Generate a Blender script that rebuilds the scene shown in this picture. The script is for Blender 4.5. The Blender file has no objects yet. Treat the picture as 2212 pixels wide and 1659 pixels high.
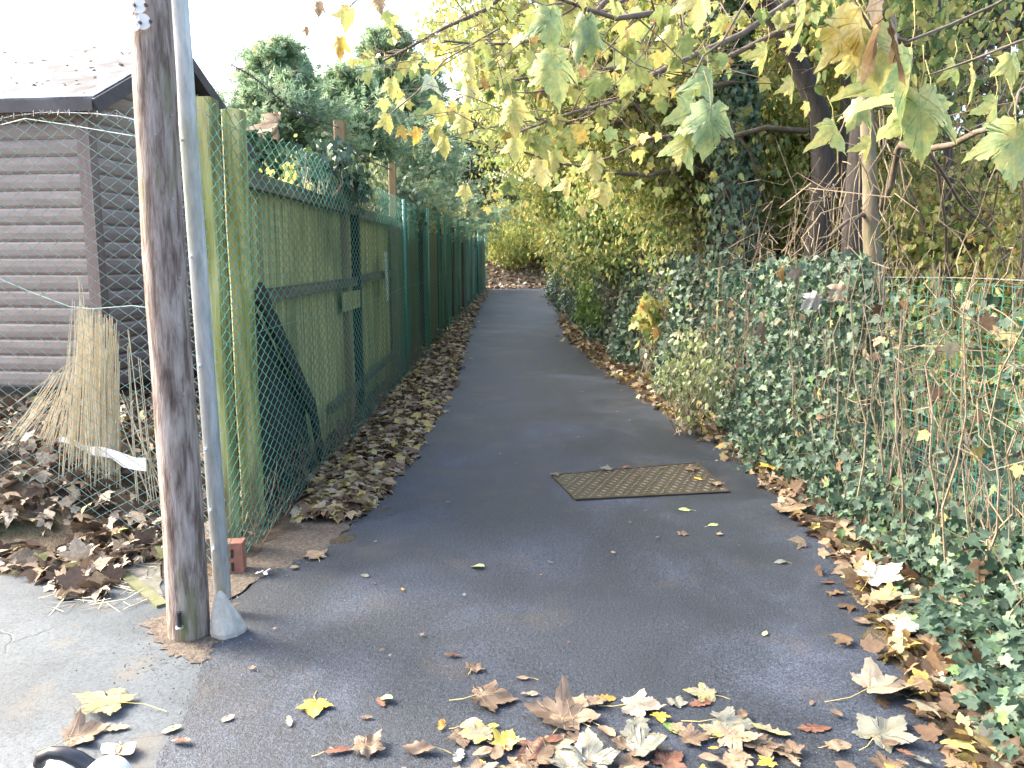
import bpy, math, random
import numpy as np
from mathutils import Vector
random.seed(7)
RNG = np.random.default_rng(11)
D = bpy.data
scene = bpy.context.scene
COL = scene.collection

# ------------------------------------------------------------------ camera
PITCH = math.radians(8.73); CH = 1.6; FPX = 1720.0
cd = D.cameras.new('camera'); cam = D.objects.new('camera', cd); COL.objects.link(cam)
cd.lens = 36 * FPX / 2212; cd.sensor_width = 36; cd.clip_start = 0.05; cd.clip_end = 400
cam.location = (0, 0, CH); cam.rotation_euler = (math.pi / 2 - PITCH, 0, 0)
scene.camera = cam
# ------------------------------------------------------------------ world and sun
SUN_EL, SUN_AZ = math.radians(36), math.radians(-72)      # azimuth from +Y towards +X
world = D.worlds.new('World'); scene.world = world; world.use_nodes = True
wn = world.node_tree.nodes; wl = world.node_tree.links
bg = wn['Background']; sky = wn.new('ShaderNodeTexSky'); sky.sky_type = 'NISHITA'
sky.sun_disc = False; sky.sun_elevation = SUN_EL; sky.sun_rotation = SUN_AZ
sky.air_density = 1.0; sky.dust_density = 6.0; sky.ozone_density = 1.0
wl.new(sky.outputs[0], bg.inputs[0]); bg.inputs[1].default_value = 0.15
sl = D.lights.new('sun', 'SUN'); sl.energy = 1.2; sl.angle = math.radians(20); sl.color = (1, .93, .80)
sun = D.objects.new('sun', sl); COL.objects.link(sun)
sd = Vector((math.sin(SUN_AZ) * math.cos(SUN_EL), math.cos(SUN_AZ) * math.cos(SUN_EL), math.sin(SUN_EL)))
sun.rotation_euler = sd.to_track_quat('Z', 'Y').to_euler(); sun.location = (0, 0, 30)
vs = scene.view_settings; vs.view_transform = 'Standard'; vs.look = 'None'; vs.gamma = 1; vs.use_curve_mapping = False
vs.exposure = 2.65
scene.cycles.max_bounces = 8; scene.cycles.diffuse_bounces = 4; scene.cycles.glossy_bounces = 2
scene.cycles.transmission_bounces = 3; scene.cycles.transparent_max_bounces = 4
scene.cycles.caustics_reflective = False; scene.cycles.caustics_refractive = False

# ------------------------------------------------------------------ maths helpers (pixel units of a 2212 x 1659 view)
CP, SP = math.cos(PITCH), math.sin(PITCH)
def lerp(a, b, t): return a + (b - a) * t
def interp(x, pts): return float(np.interp(x, [p[0] for p in pts], [p[1] for p in pts]))
def ray(u, v):
    x = (u - 1106) / FPX; y = (829.5 - v) / FPX
    return Vector((x, CP + y * SP, -SP + y * CP))
def W(u, v, Y):
    d = ray(u, v); t = Y / d.y
    return Vector((d.x * t, Y, CH + d.z * t))
def zbase(y):
    return interp(y, [(-20, 0), (7, 0), (12, .07), (18, .2), (25, .38), (31, .53), (34, .6), (40, .75), (120, 1.2)])
FL = [(-20, -1.43), (4, -1.43), (11, -1.43), (18, -1.30), (24, -1.16), (31, -1.0), (60, -.6)]
FR = [(-20, 2.3), (5, 2.3), (7, 2.32), (10, 2.1), (14, 1.85), (20, 1.6), (27, 1.5), (60, 1.5)]
def fl(y): return interp(y, FL)
def fr(y): return interp(y, FR)
def Zg(x, y):
    z = zbase(y)
    xl = fl(y) - .1
    if y > 3.9:
        t = min(max((xl - x) / 1.4, 0), 1) * min((y - 3.9) / 1.2, 1)
        z += .42 * t * t * (3 - 2 * t)
    if y > 33:
        z += 1.6 * (1 - math.exp(-(y - 33) / 4.0))
    if x > fr(y):
        z += .06 * math.sin(x * 1.3 + y * .7) * min(x - fr(y), 1)
    return z
def G(u, v):
    d = ray(u, v); z = 0
    for _ in range(12):
        t = (z - CH) / d.z if d.z < -1e-4 else 60
        p = Vector((d.x * t, d.y * t, z)); z = zbase(p.y)
    p.z = z
    return p
def depth(p): return p[1] * CP - (p[2] - CH) * SP

# ------------------------------------------------------------------ object helpers
ORG = {}
def props(o, label=None, cat=None, group=None, kind=None):
    if label: o['label'] = label
    if cat: o['category'] = cat
    if group: o['group'] = group
    if kind: o['kind'] = kind
    return o
def thing(name, label, cat, loc=(0, 0, 0), group=None):
    o = D.objects.new(name, None); o.empty_display_size = .1; COL.objects.link(o); o.location = loc
    ORG[o.name] = Vector(loc)
    return props(o, label, cat, group)
def obj_from_mesh(name, me, mat, parent, loc):
    if mat is not None: me.materials.append(mat)
    o = D.objects.new(name, me); COL.objects.link(o)
    if parent is not None:
        o.parent = parent; ORG[o.name] = ORG[parent.name]
    else:
        o.location = loc; ORG[o.name] = Vector(loc)
    return o
def mk(name, verts, faces, mat, parent=None, loc=(0, 0, 0), smooth=False):
    """one mesh object; verts in world space"""
    org = np.array(ORG[parent.name] if parent is not None else loc, dtype=float)
    me = D.meshes.new(name)
    v = np.asarray(verts, dtype=float) - org
    me.from_pydata([tuple(q) for q in v], [], [tuple(f) for f in faces]); me.update()
    if smooth: me.polygons.foreach_set('use_smooth', [True] * len(me.polygons))
    return obj_from_mesh(name, me, mat, parent, loc)
class MB:
    def __init__(s): s.v = []; s.f = []
    def add(s, vs_, fs_):
        b = len(s.v); s.v += [tuple(q) for q in vs_]; s.f += [tuple(i + b for i in f) for f in fs_]
    def box(s, c, ax, ay, az):
        """c centre, ax ay az half-extent vectors"""
        c, ax, ay, az = Vector(c), Vector(ax), Vector(ay), Vector(az)
        vs_ = [c + i * ax + j * ay + k * az for k in (-1, 1) for j in (-1, 1) for i in (-1, 1)]
        s.add(vs_, [(0, 2, 3, 1), (4, 5, 7, 6), (0, 1, 5, 4), (2, 6, 7, 3), (0, 4, 6, 2), (1, 3, 7, 5)])
    def bar(s, a, b, w, h, side=None):
        """bar from a to b, w wide along side, h thick"""
        a, b = Vector(a), Vector(b); d = (b - a)
        side = Vector(side) if side is not None else d.cross(Vector((0, 0, 1)))
        side = (side - d * side.dot(d) / d.length_squared).normalized(); n = d.cross(side).normalized()
        s.box((a + b) / 2, d / 2, side * w / 2, n * h / 2)
    def tube(s, pts, radii, n=6, cap=True):
        pts = [Vector(p) for p in pts]
        if not hasattr(radii, '__len__'): radii = [radii] * len(pts)
        b = len(s.v); m = len(pts); u = None
        for i, p in enumerate(pts):
            t = (pts[min(i + 1, m - 1)] - pts[max(i - 1, 0)])
            if t.length < 1e-9: t = Vector((0, 0, 1))
            t.normalize()
            if u is None:
                u = t.orthogonal().normalized()
            else:
                u = (u - t * u.dot(t))
                u = u.normalized() if u.length > 1e-6 else t.orthogonal().normalized()
            w = t.cross(u)
            for k in range(n):
                a = 2 * math.pi * k / n
                q = p + (u * math.cos(a) + w * math.sin(a)) * radii[i]
                s.v.append((q.x, q.y, q.z))
        for i in range(m - 1):
            for k in range(n):
                k2 = (k + 1) % n
                s.f.append((b + i * n + k, b + i * n + k2, b + (i + 1) * n + k2, b + (i + 1) * n + k))
        if cap:
            s.f.append(tuple(b + k for k in range(n))[::-1]); s.f.append(tuple(b + (m - 1) * n + k for k in range(n)))
    def obj(s, name, mat, parent=None, loc=(0, 0, 0), smooth=False): return mk(name, s.v, s.f, mat, parent, loc, smooth)

def fast_mesh(name, V, loops, starts, totals, rnd, mat, parent=None, loc=(0, 0, 0)):
    org = np.array(ORG[parent.name] if parent is not None else loc, dtype=float)
    me = D.meshes.new(name)
    V = (V - org).astype(np.float32)
    me.vertices.add(len(V)); me.vertices.foreach_set('co', V.ravel())
    me.loops.add(len(loops)); me.loops.foreach_set('vertex_index', loops.astype(np.int32))
    me.polygons.add(len(starts)); me.polygons.foreach_set('loop_start', starts.astype(np.int32))
    me.polygons.foreach_set('loop_total', totals.astype(np.int32))
    me.update(calc_edges=True)
    a = me.attributes.new('rnd', 'FLOAT', 'FACE'); a.data.foreach_set('value', rnd.astype(np.float32))
    return obj_from_mesh(name, me, mat, parent, loc)

# ------------------------------------------------------------------ materials
def newmat(name):
    m = D.materials.new(name); m.use_nodes = True
    nt = m.node_tree; b = nt.nodes['Principled BSDF']
    return m, nt.nodes, nt.links, b
def ramp(n, stops, mode='LINEAR'):
    r = n.new('ShaderNodeValToRGB'); cr = r.color_ramp; cr.interpolation = mode
    while len(cr.elements) < len(stops): cr.elements.new(.5)
    for e, (p, c) in zip(cr.elements, stops): e.position = p; e.color = (*c, 1)
    return r
def coord(n, l, scale=(1, 1, 1), rot=(0, 0, 0)):
    tc = n.new('ShaderNodeTexCoord'); mp = n.new('ShaderNodeMapping')
    mp.inputs['Scale'].default_value = scale; mp.inputs['Rotation'].default_value = rot
    l.new(tc.outputs['Object'], mp.inputs[0]); return mp.outputs[0]
def noise(n, l, vec, scale, detail=4, rough=.6, dist=0):
    t = n.new('ShaderNodeTexNoise'); t.inputs['Scale'].default_value = scale; t.inputs['Detail'].default_value = detail
    t.inputs['Roughness'].default_value = rough; t.inputs['Distortion'].default_value = dist; l.new(vec, t.inputs['Vector']); return t.outputs[0]
def mixc(n, l, f, a, b, mode='MIX'):
    m = n.new('ShaderNodeMix'); m.data_type = 'RGBA'; m.blend_type = mode
    for s, x in ((0, f), (6, a), (7, b)):
        if isinstance(x, (int, float)): m.inputs[s].default_value = x
        elif isinstance(x, tuple): m.inputs[s].default_value = (*x, 1)
        else: l.new(x, m.inputs[s])
    return m.outputs[2]
def bump(n, l, h, b, strength=.3, dist=.01):
    k = n.new('ShaderNodeBump'); k.inputs['Strength'].default_value = strength; k.inputs['Distance'].default_value = dist
    l.new(h, k.inputs['Height']); l.new(k.outputs[0], b.inputs['Normal']); return k
def mat_simple(name, stops, scale=8, stretch=(1, 1, 1), rough=.7, bmp=.3, bd=.005, metal=0, second=None, fine=None):
    m, n, l, b = newmat(name)
    v = coord(n, l, stretch); f = noise(n, l, v, scale, 6, .65, .3)
    r = ramp(n, stops); l.new(f, r.inputs[0]); c = r.outputs[0]
    if second:                                   # (colour, scale, lo, hi) a second patchy colour
        f2 = noise(n, l, coord(n, l, second[4] if len(second) > 4 else (1, 1, 1)), second[1], 5)
        r2 = ramp(n, [(second[2], (0, 0, 0)), (second[3], (1, 1, 1))]); l.new(f2, r2.inputs[0])
        c = mixc(n, l, r2.outputs[0], c, second[0])
    l.new(c, b.inputs['Base Color']); b.inputs['Roughness'].default_value = rough; b.inputs['Metallic'].default_value = metal
    h = f if fine is None else noise(n, l, v, fine, 4)
    bump(n, l, h, b, bmp, bd)
    return m
def mat_leaf(name, stops, trans=.3, rough=.5, blotch=.25, spec=.4):
    m, n, l, b = newmat(name)
    a = n.new('ShaderNodeAttribute'); a.attribute_name = 'rnd'
    r = ramp(n, stops); l.new(a.outputs['Fac'], r.inputs[0])
    f = noise(n, l, coord(n, l), 45, 3)
    rr = ramp(n, [(.35, (1 - blotch,) * 3), (.65, (1, 1, 1))]); l.new(f, rr.inputs[0])
    c = mixc(n, l, 1.0, r.outputs[0], rr.outputs[0], 'MULTIPLY')
    l.new(c, b.inputs['Base Color']); b.inputs['Roughness'].default_value = rough
    b.inputs['Specular IOR Level'].default_value = spec
    if trans > 0:
        t = n.new('ShaderNodeBsdfTranslucent'); l.new(c, t.inputs[0])
        mx = n.new('ShaderNodeMixShader'); mx.inputs[0].default_value = trans
        l.new(b.outputs[0], mx.inputs[1]); l.new(t.outputs[0], mx.inputs[2])
        l.new(mx.outputs[0], n['Material Output'].inputs[0])
    return m

def mat_asphalt():
    m, n, l, b = newmat('new_asphalt'); v = coord(n, l)
    big = noise(n, l, v, 1.1, 6, .65, .6)
    r = ramp(n, [(.30, (.018, .023, .031)), (.50, (.026, .033, .045)), (.60, (.037, .047, .066)), (.74, (.066, .080, .115))]); l.new(big, r.inputs[0])
    fine = noise(n, l, v, 150, 3, .8)
    r2 = ramp(n, [(.32, (.30, .30, .30)), (.5, (1, 1, 1)), (.68, (1.8, 1.8, 1.8))]); l.new(fine, r2.inputs[0])
    c = mixc(n, l, 1.0, r.outputs[0], r2.outputs[0], 'MULTIPLY')
    md = noise(n, l, v, 75, 4, .75); r4 = ramp(n, [(.36, (.55,) * 3), (.5, (1, 1, 1)), (.66, (1.5,) * 3)]); l.new(md, r4.inputs[0]); c = mixc(n, l, 1.0, c, r4.outputs[0], 'MULTIPLY')
    vor = n.new('ShaderNodeTexVoronoi'); vor.inputs['Scale'].default_value = 26; l.new(v, vor.inputs['Vector'])
    r3 = ramp(n, [(.0, (1, 1, 1)), (.045, (1, 1, 1)), (.06, (0, 0, 0))]); l.new(vor.outputs['Distance'], r3.inputs[0])
    sel = n.new('ShaderNodeSeparateColor'); l.new(vor.outputs['Color'], sel.inputs[0])
    gt = n.new('ShaderNodeMath'); gt.operation = 'GREATER_THAN'; gt.inputs[1].default_value = .80; l.new(sel.outputs[0], gt.inputs[0])
    mu = n.new('ShaderNodeMath'); mu.operation = 'MULTIPLY'; l.new(gt.outputs[0], mu.inputs[0]); l.new(r3.outputs[0], mu.inputs[1])
    c = mixc(n, l, mu.outputs[0], c, (.22, .22, .23))
    dirt = noise(n, l, v, 2.3, 5, .6); rd = ramp(n, [(.56, (0, 0, 0)), (.75, (.35, .35, .35))]); l.new(dirt, rd.inputs[0])
    c = mixc(n, l, rd.outputs[0], c, (.11, .085, .06))
    l.new(c, b.inputs['Base Color'])
    rr = ramp(n, [(.3, (.46,) * 3), (.7, (.66,) * 3)]); l.new(big, rr.inputs[0]); l.new(rr.outputs[0], b.inputs['Roughness'])
    h = mixc(n, l, .5, fine, noise(n, l, v, 60, 3)); bump(n, l, h, b, .8, .010)
    return m
def mat_oldroad():
    m, n, l, b = newmat('old_tarmac'); v = coord(n, l)
    big = noise(n, l, v, 2.0, 6, .6, .5)
    r = ramp(n, [(.3, (.040, .050, .058)), (.5, (.060, .075, .088)), (.7, (.082, .100, .115))]); l.new(big, r.inputs[0])
    fine = noise(n, l, v, 85, 4, .8); r2 = ramp(n, [(.33, (.4,) * 3), (.48, (1, 1, 1)), (.68, (1.5,) * 3)]); l.new(fine, r2.inputs[0])
    c = mixc(n, l, 1.0, r.outputs[0], r2.outputs[0], 'MULTIPLY')
    vor = n.new('ShaderNodeTexVoronoi'); vor.feature = 'DISTANCE_TO_EDGE'; vor.inputs['Scale'].default_value = 1.7
    dv = n.new('ShaderNodeMix'); dv.data_type = 'VECTOR'; dv.inputs[0].default_value = .12
    nz = n.new('ShaderNodeTexNoise'); nz.inputs['Scale'].default_value = 5; nz.inputs['Detail'].default_value = 5; l.new(v, nz.inputs['Vector'])
    l.new(v, dv.inputs[4]); l.new(nz.outputs['Color'], dv.inputs[5]); l.new(dv.outputs[1], vor.inputs['Vector'])
    rc = ramp(n, [(0, (0, 0, 0)), (.012, (1, 1, 1))]); l.new(vor.outputs['Distance'], rc.inputs[0])
    gate = noise(n, l, v, 1.5, 3); rg = ramp(n, [(.5, (0, 0, 0)), (.56, (1, 1, 1))]); l.new(gate, rg.inputs[0])
    cr = mixc(n, l, rg.outputs[0], (1, 1, 1), rc.outputs[0])
    c = mixc(n, l, cr, (.035, .033, .03), c)
    moss = noise(n, l, v, 3.5, 5); rm = ramp(n, [(.55, (0, 0, 0)), (.72, (.55,) * 3)]); l.new(moss, rm.inputs[0])
    c = mixc(n, l, rm.outputs[0], c, (.12, .10, .07))
    l.new(c, b.inputs['Base Color']); b.inputs['Roughness'].default_value = .62
    h = mixc(n, l, .6, fine, cr); bump(n, l, h, b, .6, .006)
    return m

M = {}
M['asphalt'] = mat_asphalt(); M['road'] = mat_oldroad()
M['soil'] = mat_simple('leafy_soil', [(.3, (.035, .024, .015)), (.5, (.085, .058, .036)), (.7, (.17, .12, .075))], 9, rough=.9, bmp=.8, bd=.03, fine=60,
                       second=((.045, .06, .02), 1.2, .5, .65))
M['grit'] = mat_simple('gritty_dirt', [(.3, (.05, .038, .028)), (.5, (.105, .082, .062)), (.7, (.19, .16, .13))], 60, rough=.9, bmp=.8, bd=.01)
M['pole'] = mat_simple('weathered_pole_wood', [(.30, (.055, .035, .028)), (.42, (.17, .12, .10)), (.52, (.31, .245, .21)), (.68, (.46, .39, .35))], 4.5, (7, 7, 1.0), .85, .9, .010,
                       second=((.14, .15, .055), 1.8, .54, .68, (3, 3, .7)), fine=22)
M['galv'] = mat_simple('galvanised_steel', [(.35, (.46, .51, .52)), (.5, (.64, .70, .72)), (.68, (.82, .86, .87))], 9, (3, 3, .6), .5, .25, .003, metal=.05,
                      second=((.27, .32, .17), 4.5, .50, .68, (1, 1, .25)))
M['timber'] = mat_simple('algae_timber', [(.34, (.12, .13, .03)), (.48, (.30, .32, .10)), (.62, (.47, .46, .23))], 3.2, (6, 6, .4), .85, .6, .007,
                         second=((.10, .085, .04), 2.2, .50, .66, (4, 4, .4)), fine=24)
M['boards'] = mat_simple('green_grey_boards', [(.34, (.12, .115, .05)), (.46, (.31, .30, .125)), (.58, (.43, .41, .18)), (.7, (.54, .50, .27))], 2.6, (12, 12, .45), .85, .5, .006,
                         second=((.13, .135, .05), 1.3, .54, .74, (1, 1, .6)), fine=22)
M['rail'] = mat_simple('dark_rail_wood', [(.3, (.08, .065, .045)), (.6, (.17, .145, .10)), (.8, (.26, .22, .15))], 4, (1, .4, 4), .85, .4)
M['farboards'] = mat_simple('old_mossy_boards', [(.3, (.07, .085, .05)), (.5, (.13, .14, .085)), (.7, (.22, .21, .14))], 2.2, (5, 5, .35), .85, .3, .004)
M['darkwood'] = mat_simple('dark_wood_and_gaps', [(.3, (.012, .011, .009)), (.7, (.04, .032, .025))], 5, (3, 3, .5), .8, .4)  # one dark tone for timber and for the shade in fence gaps
M['brownpost'] = mat_simple('brown_post_wood', [(.3, (.17, .11, .05)), (.6, (.30, .21, .11)), (.8, (.38, .3, .18))], 4, (4, 4, .5), .8, .4, second=((.14, .15, .05), 2.0, .55, .7))
M['shed'] = mat_simple('brown_shed_cladding', [(.3, (.24, .195, .17)), (.55, (.31, .255, .225)), (.8, (.38, .32, .285))], 3, (1, 1, 6), .6, .15, .002)
M['shedtrim'] = mat_simple('shed_trim', [(.3, (.16, .115, .10)), (.7, (.24, .185, .165))], 5, (4, 4, .6), .6, .2)
M['felt'] = mat_simple('roof_felt', [(.40, (.03, .032, .036)), (.50, (.085, .095, .115)), (.6, (.14, .155, .185)), (.8, (.19, .205, .235))], 5, (1, 1, 1), .8, .5, .01)
M['barge'] = mat_simple('dark_bargeboard', [(.3, (.05, .045, .05)), (.7, (.10, .09, .10))], 6, rough=.7)
M['wire'] = mat_simple('green_plastic_wire', [(.3, (.06, .24, .19)), (.7, (.10, .33, .27))], 8, rough=.32, bmp=0)
M['wirefar'] = mat_simple('teal_plastic_wire', [(.3, (.035, .22, .165)), (.7, (.075, .32, .25))], 3, rough=.35, bmp=0)
M['wirelight'] = mat_simple('pale_green_plastic_wire', [(.3, (.22, .38, .37)), (.7, (.34, .50, .49))], 8, rough=.3, bmp=0)
M['mesh2'] = mat_simple('dark_green_mesh_wire', [(.3, (.03, .20, .15)), (.7, (.06, .30, .23))], 8, rough=.4, bmp=0)
M['barb'] = mat_simple('galvanised_wire', [(.3, (.25, .26, .27)), (.7, (.45, .46, .48))], 20, rough=.4, bmp=0, metal=.5)
M['rust'] = mat_simple('dark_wire', [(.3, (.03, .028, .026)), (.7, (.08, .07, .06))], 20, rough=.6, bmp=0)
M['white'] = mat_simple('white_plastic', [(.3, (.74, .74, .74)), (.7, (.84, .84, .83))], 8, rough=.35, bmp=.05)
M['cream'] = mat_simple('cream_enamel', [(.3, (.68, .64, .62)), (.7, (.82, .78, .77))], 10, rough=.3, bmp=.05)
M['black'] = mat_simple('black_rubber', [(.3, (.012, .013, .017)), (.7, (.03, .032, .04))], 10, rough=.35, bmp=.05)
M['concrete'] = mat_simple('pale_concrete', [(.3, (.34, .31, .26)), (.6, (.50, .47, .41)), (.8, (.58, .55, .50))], 14, rough=.9, bmp=.6, bd=.01)
M['slab'] = mat_simple('dirty_slab', [(.3, (.09, .085, .075)), (.5, (.17, .16, .145)), (.7, (.24, .23, .21))], 9, rough=.9, bmp=.5, bd=.008, second=((.07, .08, .03), 3, .5, .7))
M['slabmoss'] = mat_simple('mossy_edge', [(.3, (.06, .065, .03)), (.5, (.12, .13, .06)), (.7, (.17, .16, .10))], 9, rough=.9, bmp=.5, bd=.008)
M['brick'] = mat_simple('red_clay', [(.3, (.22, .09, .06)), (.7, (.36, .17, .12))], 14, rough=.9, bmp=.4)
M['ironwet'] = mat_simple('wet_rusty_iron', [(.3, (.045, .035, .025)), (.6, (.075, .060, .043)), (.8, (.11, .09, .068))], 12, rough=.3, bmp=.3, bd=.003)
M['stud'] = mat_simple('worn_tread', [(.3, (.20, .19, .175)), (.7, (.42, .41, .39))], 30, rough=.3, bmp=.1, metal=.2)
M['reed'] = mat_simple('dry_reed', [(.3, (.42, .34, .20)), (.5, (.62, .54, .38)), (.75, (.74, .68, .54))], 18, (1, 1, 1), .6, .2)
M['vine'] = mat_simple('dead_vine', [(.3, (.13, .095, .06)), (.55, (.26, .205, .135)), (.8, (.44, .37, .26))], 9, rough=.8, bmp=.3)
M['twig'] = mat_simple('grey_twig', [(.3, (.085, .062, .042)), (.55, (.16, .125, .09)), (.8, (.26, .21, .16))], 12, rough=.8, bmp=.3)
M['bark'] = mat_simple('grey_brown_bark', [(.3, (.075, .055, .038)), (.55, (.15, .115, .08)), (.8, (.24, .195, .14))], 5, (4, 4, .7), .9, .7, .015, fine=24)
M['darkbark'] = mat_simple('dark_bark', [(.3, (.03, .026, .024)), (.7, (.085, .075, .068))], 5, (4, 4, .7), .9, .6, .012, fine=24)
M['palebark'] = mat_simple('pale_bark', [(.3, (.11, .085, .055)), (.6, (.21, .17, .115)), (.8, (.29, .245, .175))], 5, (4, 4, .7), .9, .6, .012, second=((.12, .14, .06), 2, .5, .7))
M['stalk'] = mat_simple('yellow_leaf_stalk', [(.3, (.42, .33, .10)), (.7, (.60, .48, .2))], 20, rough=.6, bmp=0)
# leaves: colour varies from leaf to leaf
M['ivy'] = mat_leaf('ivy_leaf', [(0, (.035, .075, .045)), (.35, (.07, .125, .08)), (.7, (.11, .175, .125)), (.9, (.16, .24, .15)), (1, (.18, .30, .10))], .15, .5, .3, .35)
M['ivydark'] = mat_leaf('dark_ivy_leaf', [(0, (.06, .115, .07)), (.5, (.12, .20, .125)), (1, (.22, .31, .20))], .15, .48, .3, .4)
M['syc'] = mat_leaf('yellow_sycamore_leaf', [(0, (.26, .36, .13)), (.4, (.42, .47, .16)), (.7, (.56, .55, .19)), (.92, (.62, .52, .16)), (.98, (.56, .36, .10)), (1, (.33, .2, .10))], .42, .5, .3)
M['sycgreen'] = mat_leaf('green_sycamore_leaf', [(0, (.13, .25, .08)), (.5, (.22, .36, .13)), (1, (.45, .50, .14))], .35, .45, .45)
M['yellow'] = mat_leaf('small_yellow_leaf', [(0, (.18, .27, .07)), (.25, (.34, .42, .12)), (.5, (.54, .54, .17)), (.8, (.68, .61, .20)), (1, (.60, .40, .13))], .42, .5, .25)
M['mixed'] = mat_leaf('mixed_green_yellow_leaf', [(0, (.09, .16, .06)), (.3, (.18, .27, .09)), (.55, (.33, .41, .14)), (.78, (.52, .53, .19)), (1, (.64, .57, .21))], .42, .5, .25)
M['airy'] = mat_leaf('pale_yellow_green_leaf', [(0, (.20, .30, .08)), (.35, (.38, .46, .14)), (.7, (.58, .59, .20)), (.95, (.68, .60, .20)), (1, (.58, .40, .14))], .45, .5, .25)
M['green'] = mat_leaf('fresh_green_leaf', [(0, (.08, .18, .04)), (.5, (.17, .29, .07)), (1, (.32, .42, .13))], .3, .5, .25)
M['pale'] = mat_leaf('pale_climber_leaf', [(0, (.18, .25, .09)), (.5, (.38, .44, .20)), (1, (.58, .58, .38))], .3, .6, .25)
M['conifer'] = mat_leaf('blue_green_conifer', [(0, (.18, .29, .17)), (.5, (.31, .45, .28)), (.85, (.44, .57, .37)), (1, (.60, .50, .28))], .45, .6, .2, .3)
M['yew'] = mat_leaf('dark_conifer', [(0, (.045, .075, .04)), (.5, (.09, .14, .08)), (.85, (.17, .24, .13)), (1, (.3, .28, .12))], .15, .6, .2, .3)
M['litter'] = mat_leaf('brown_leaf_litter', [(0, (.09, .055, .035)), (.25, (.20, .125, .07)), (.5, (.34, .235, .14)), (.72, (.46, .36, .23)), (.84, (.55, .40, .12)), (.92, (.42, .38, .13)), (1, (.58, .52, .44))], .15, .6, .35)
M['litterpale'] = mat_leaf('pale_dry_litter', [(0, (.08, .05, .035)), (.3, (.18, .125, .085)), (.6, (.31, .235, .165)), (.85, (.44, .36, .27)), (.95, (.56, .49, .40)), (1, (.40, .40, .12))], .12, .6, .35)
M['litterred'] = mat_leaf('rusty_leaf_litter', [(0, (.07, .035, .022)), (.5, (.20, .105, .06)), (.9, (.34, .19, .10)), (1, (.5, .4, .28))], .1, .6, .3)
def flat_leaf(name, c1, c2, c3=None):
    return mat_simple(name, [(.3, c1), (.5, c2), (.68, c3 or c2)], 16, rough=.5, bmp=.4, bd=.004)
LC = {'brown': flat_leaf('brown_leaf', (.085, .055, .035), (.145, .10, .065), (.20, .145, .095)),
      'tan': flat_leaf('tan_leaf', (.17, .12, .075), (.26, .185, .12), (.33, .26, .18)),
      'grey': flat_leaf('grey_green_leaf', (.11, .12, .09), (.17, .175, .14), (.22, .21, .17)),
      'cream': flat_leaf('cream_leaf', (.24, .20, .15), (.34, .28, .20), (.44, .38, .29)),
      'white': flat_leaf('white_leaf_back', (.28, .265, .23), (.36, .345, .30), (.42, .40, .36)),
      'yellow': flat_leaf('yellow_leaf', (.50, .34, .05), (.66, .50, .08), (.72, .60, .18)),
      'orange': flat_leaf('orange_leaf', (.42, .17, .03), (.55, .26, .05), (.62, .40, .08)),
      'gold': flat_leaf('golden_leaf', (.35, .20, .03), (.55, .36, .05), (.66, .50, .14)),
      'red': flat_leaf('red_brown_leaf', (.10, .04, .025), (.17, .075, .045), (.22, .12, .08)),
      'mottled': flat_leaf('grey_and_yellow_leaf', (.18, .17, .12), (.25, .22, .14), (.48, .38, .07)),
      'palegreen': flat_leaf('pale_green_leaf', (.28, .36, .12), (.38, .46, .18), (.48, .50, .26)),
      'green': flat_leaf('green_leaf', (.12, .20, .05), (.20, .30, .08), (.30, .36, .12))}

# ------------------------------------------------------------------ leaf templates: two half blades folded along the midrib, tip at +Y
def template(half, fold=.18, bx=.25, by=.25):
    R = [(x, y) for x, y in half]
    k = len(R); v = []
    for x, y in R: v.append((x, y, -bx * x * x - by * y * y + fold * abs(x)))
    for x, y in R[1:-1]: v.append((-x, y, -bx * x * x - by * y * y + fold * abs(x)))
    right = list(range(k)); left = [0] + list(range(k, k + k - 2)) + [k - 1]
    return np.array(v), [right, left[::-1]]
SYCH = [(0, 0), (.05, -.08), (.17, -.16), (.28, -.15), (.34, -.10), (.47, -.12), (.42, 0), (.40, .08), (.50, .15), (.56, .25), (.66, .32), (.73, .47), (.60, .46), (.50, .51), (.40, .50), (.30, .48), (.34, .58), (.30, .68), (.22, .74), (.20, .84), (.09, .90), (0, 1.06)]
OAKH = [(0, 0), (.10, .12), (.20, .22), (.12, .30), (.27, .42), (.16, .50), (.26, .64), (.15, .70), (.15, .86), (0, 1)]
OVALH = [(0, 0), (.12, .04), (.24, .15), (.32, .32), (.34, .50), (.27, .70), (.16, .86), (0, 1)]
SYC = template(SYCH, .15, .55, .4)
SYCLO = template([(0, 0), (.28, -.15), (.46, -.08), (.40, .09), (.73, .45), (.31, .48), (.32, .66), (0, 1.05)], .2, .5, .35)
IVY = template([(0, .02), (.20, -.12), (.42, .04), (.30, .20), (.40, .42), (.17, .46), (0, .95)], .12, .3, .2)
IVYLO = template([(0, 0), (.36, .0), (.36, .40), (0, .92)], .15, .3, .2)
OVAL = template([(0, 0), (.20, .12), (.32, .42), (.22, .76), (0, 1)], .2, .3, .3)
DIAM = template([(0, 0), (.32, .42), (0, 1)], .25, 0, .2)
OAK = template([(0, 0), (.10, .12), (.20, .22), (.12, .30), (.27, .42), (.16, .50), (.26, .64), (.15, .70), (.15, .86), (0, 1)], .12, .3, .25)
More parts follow.
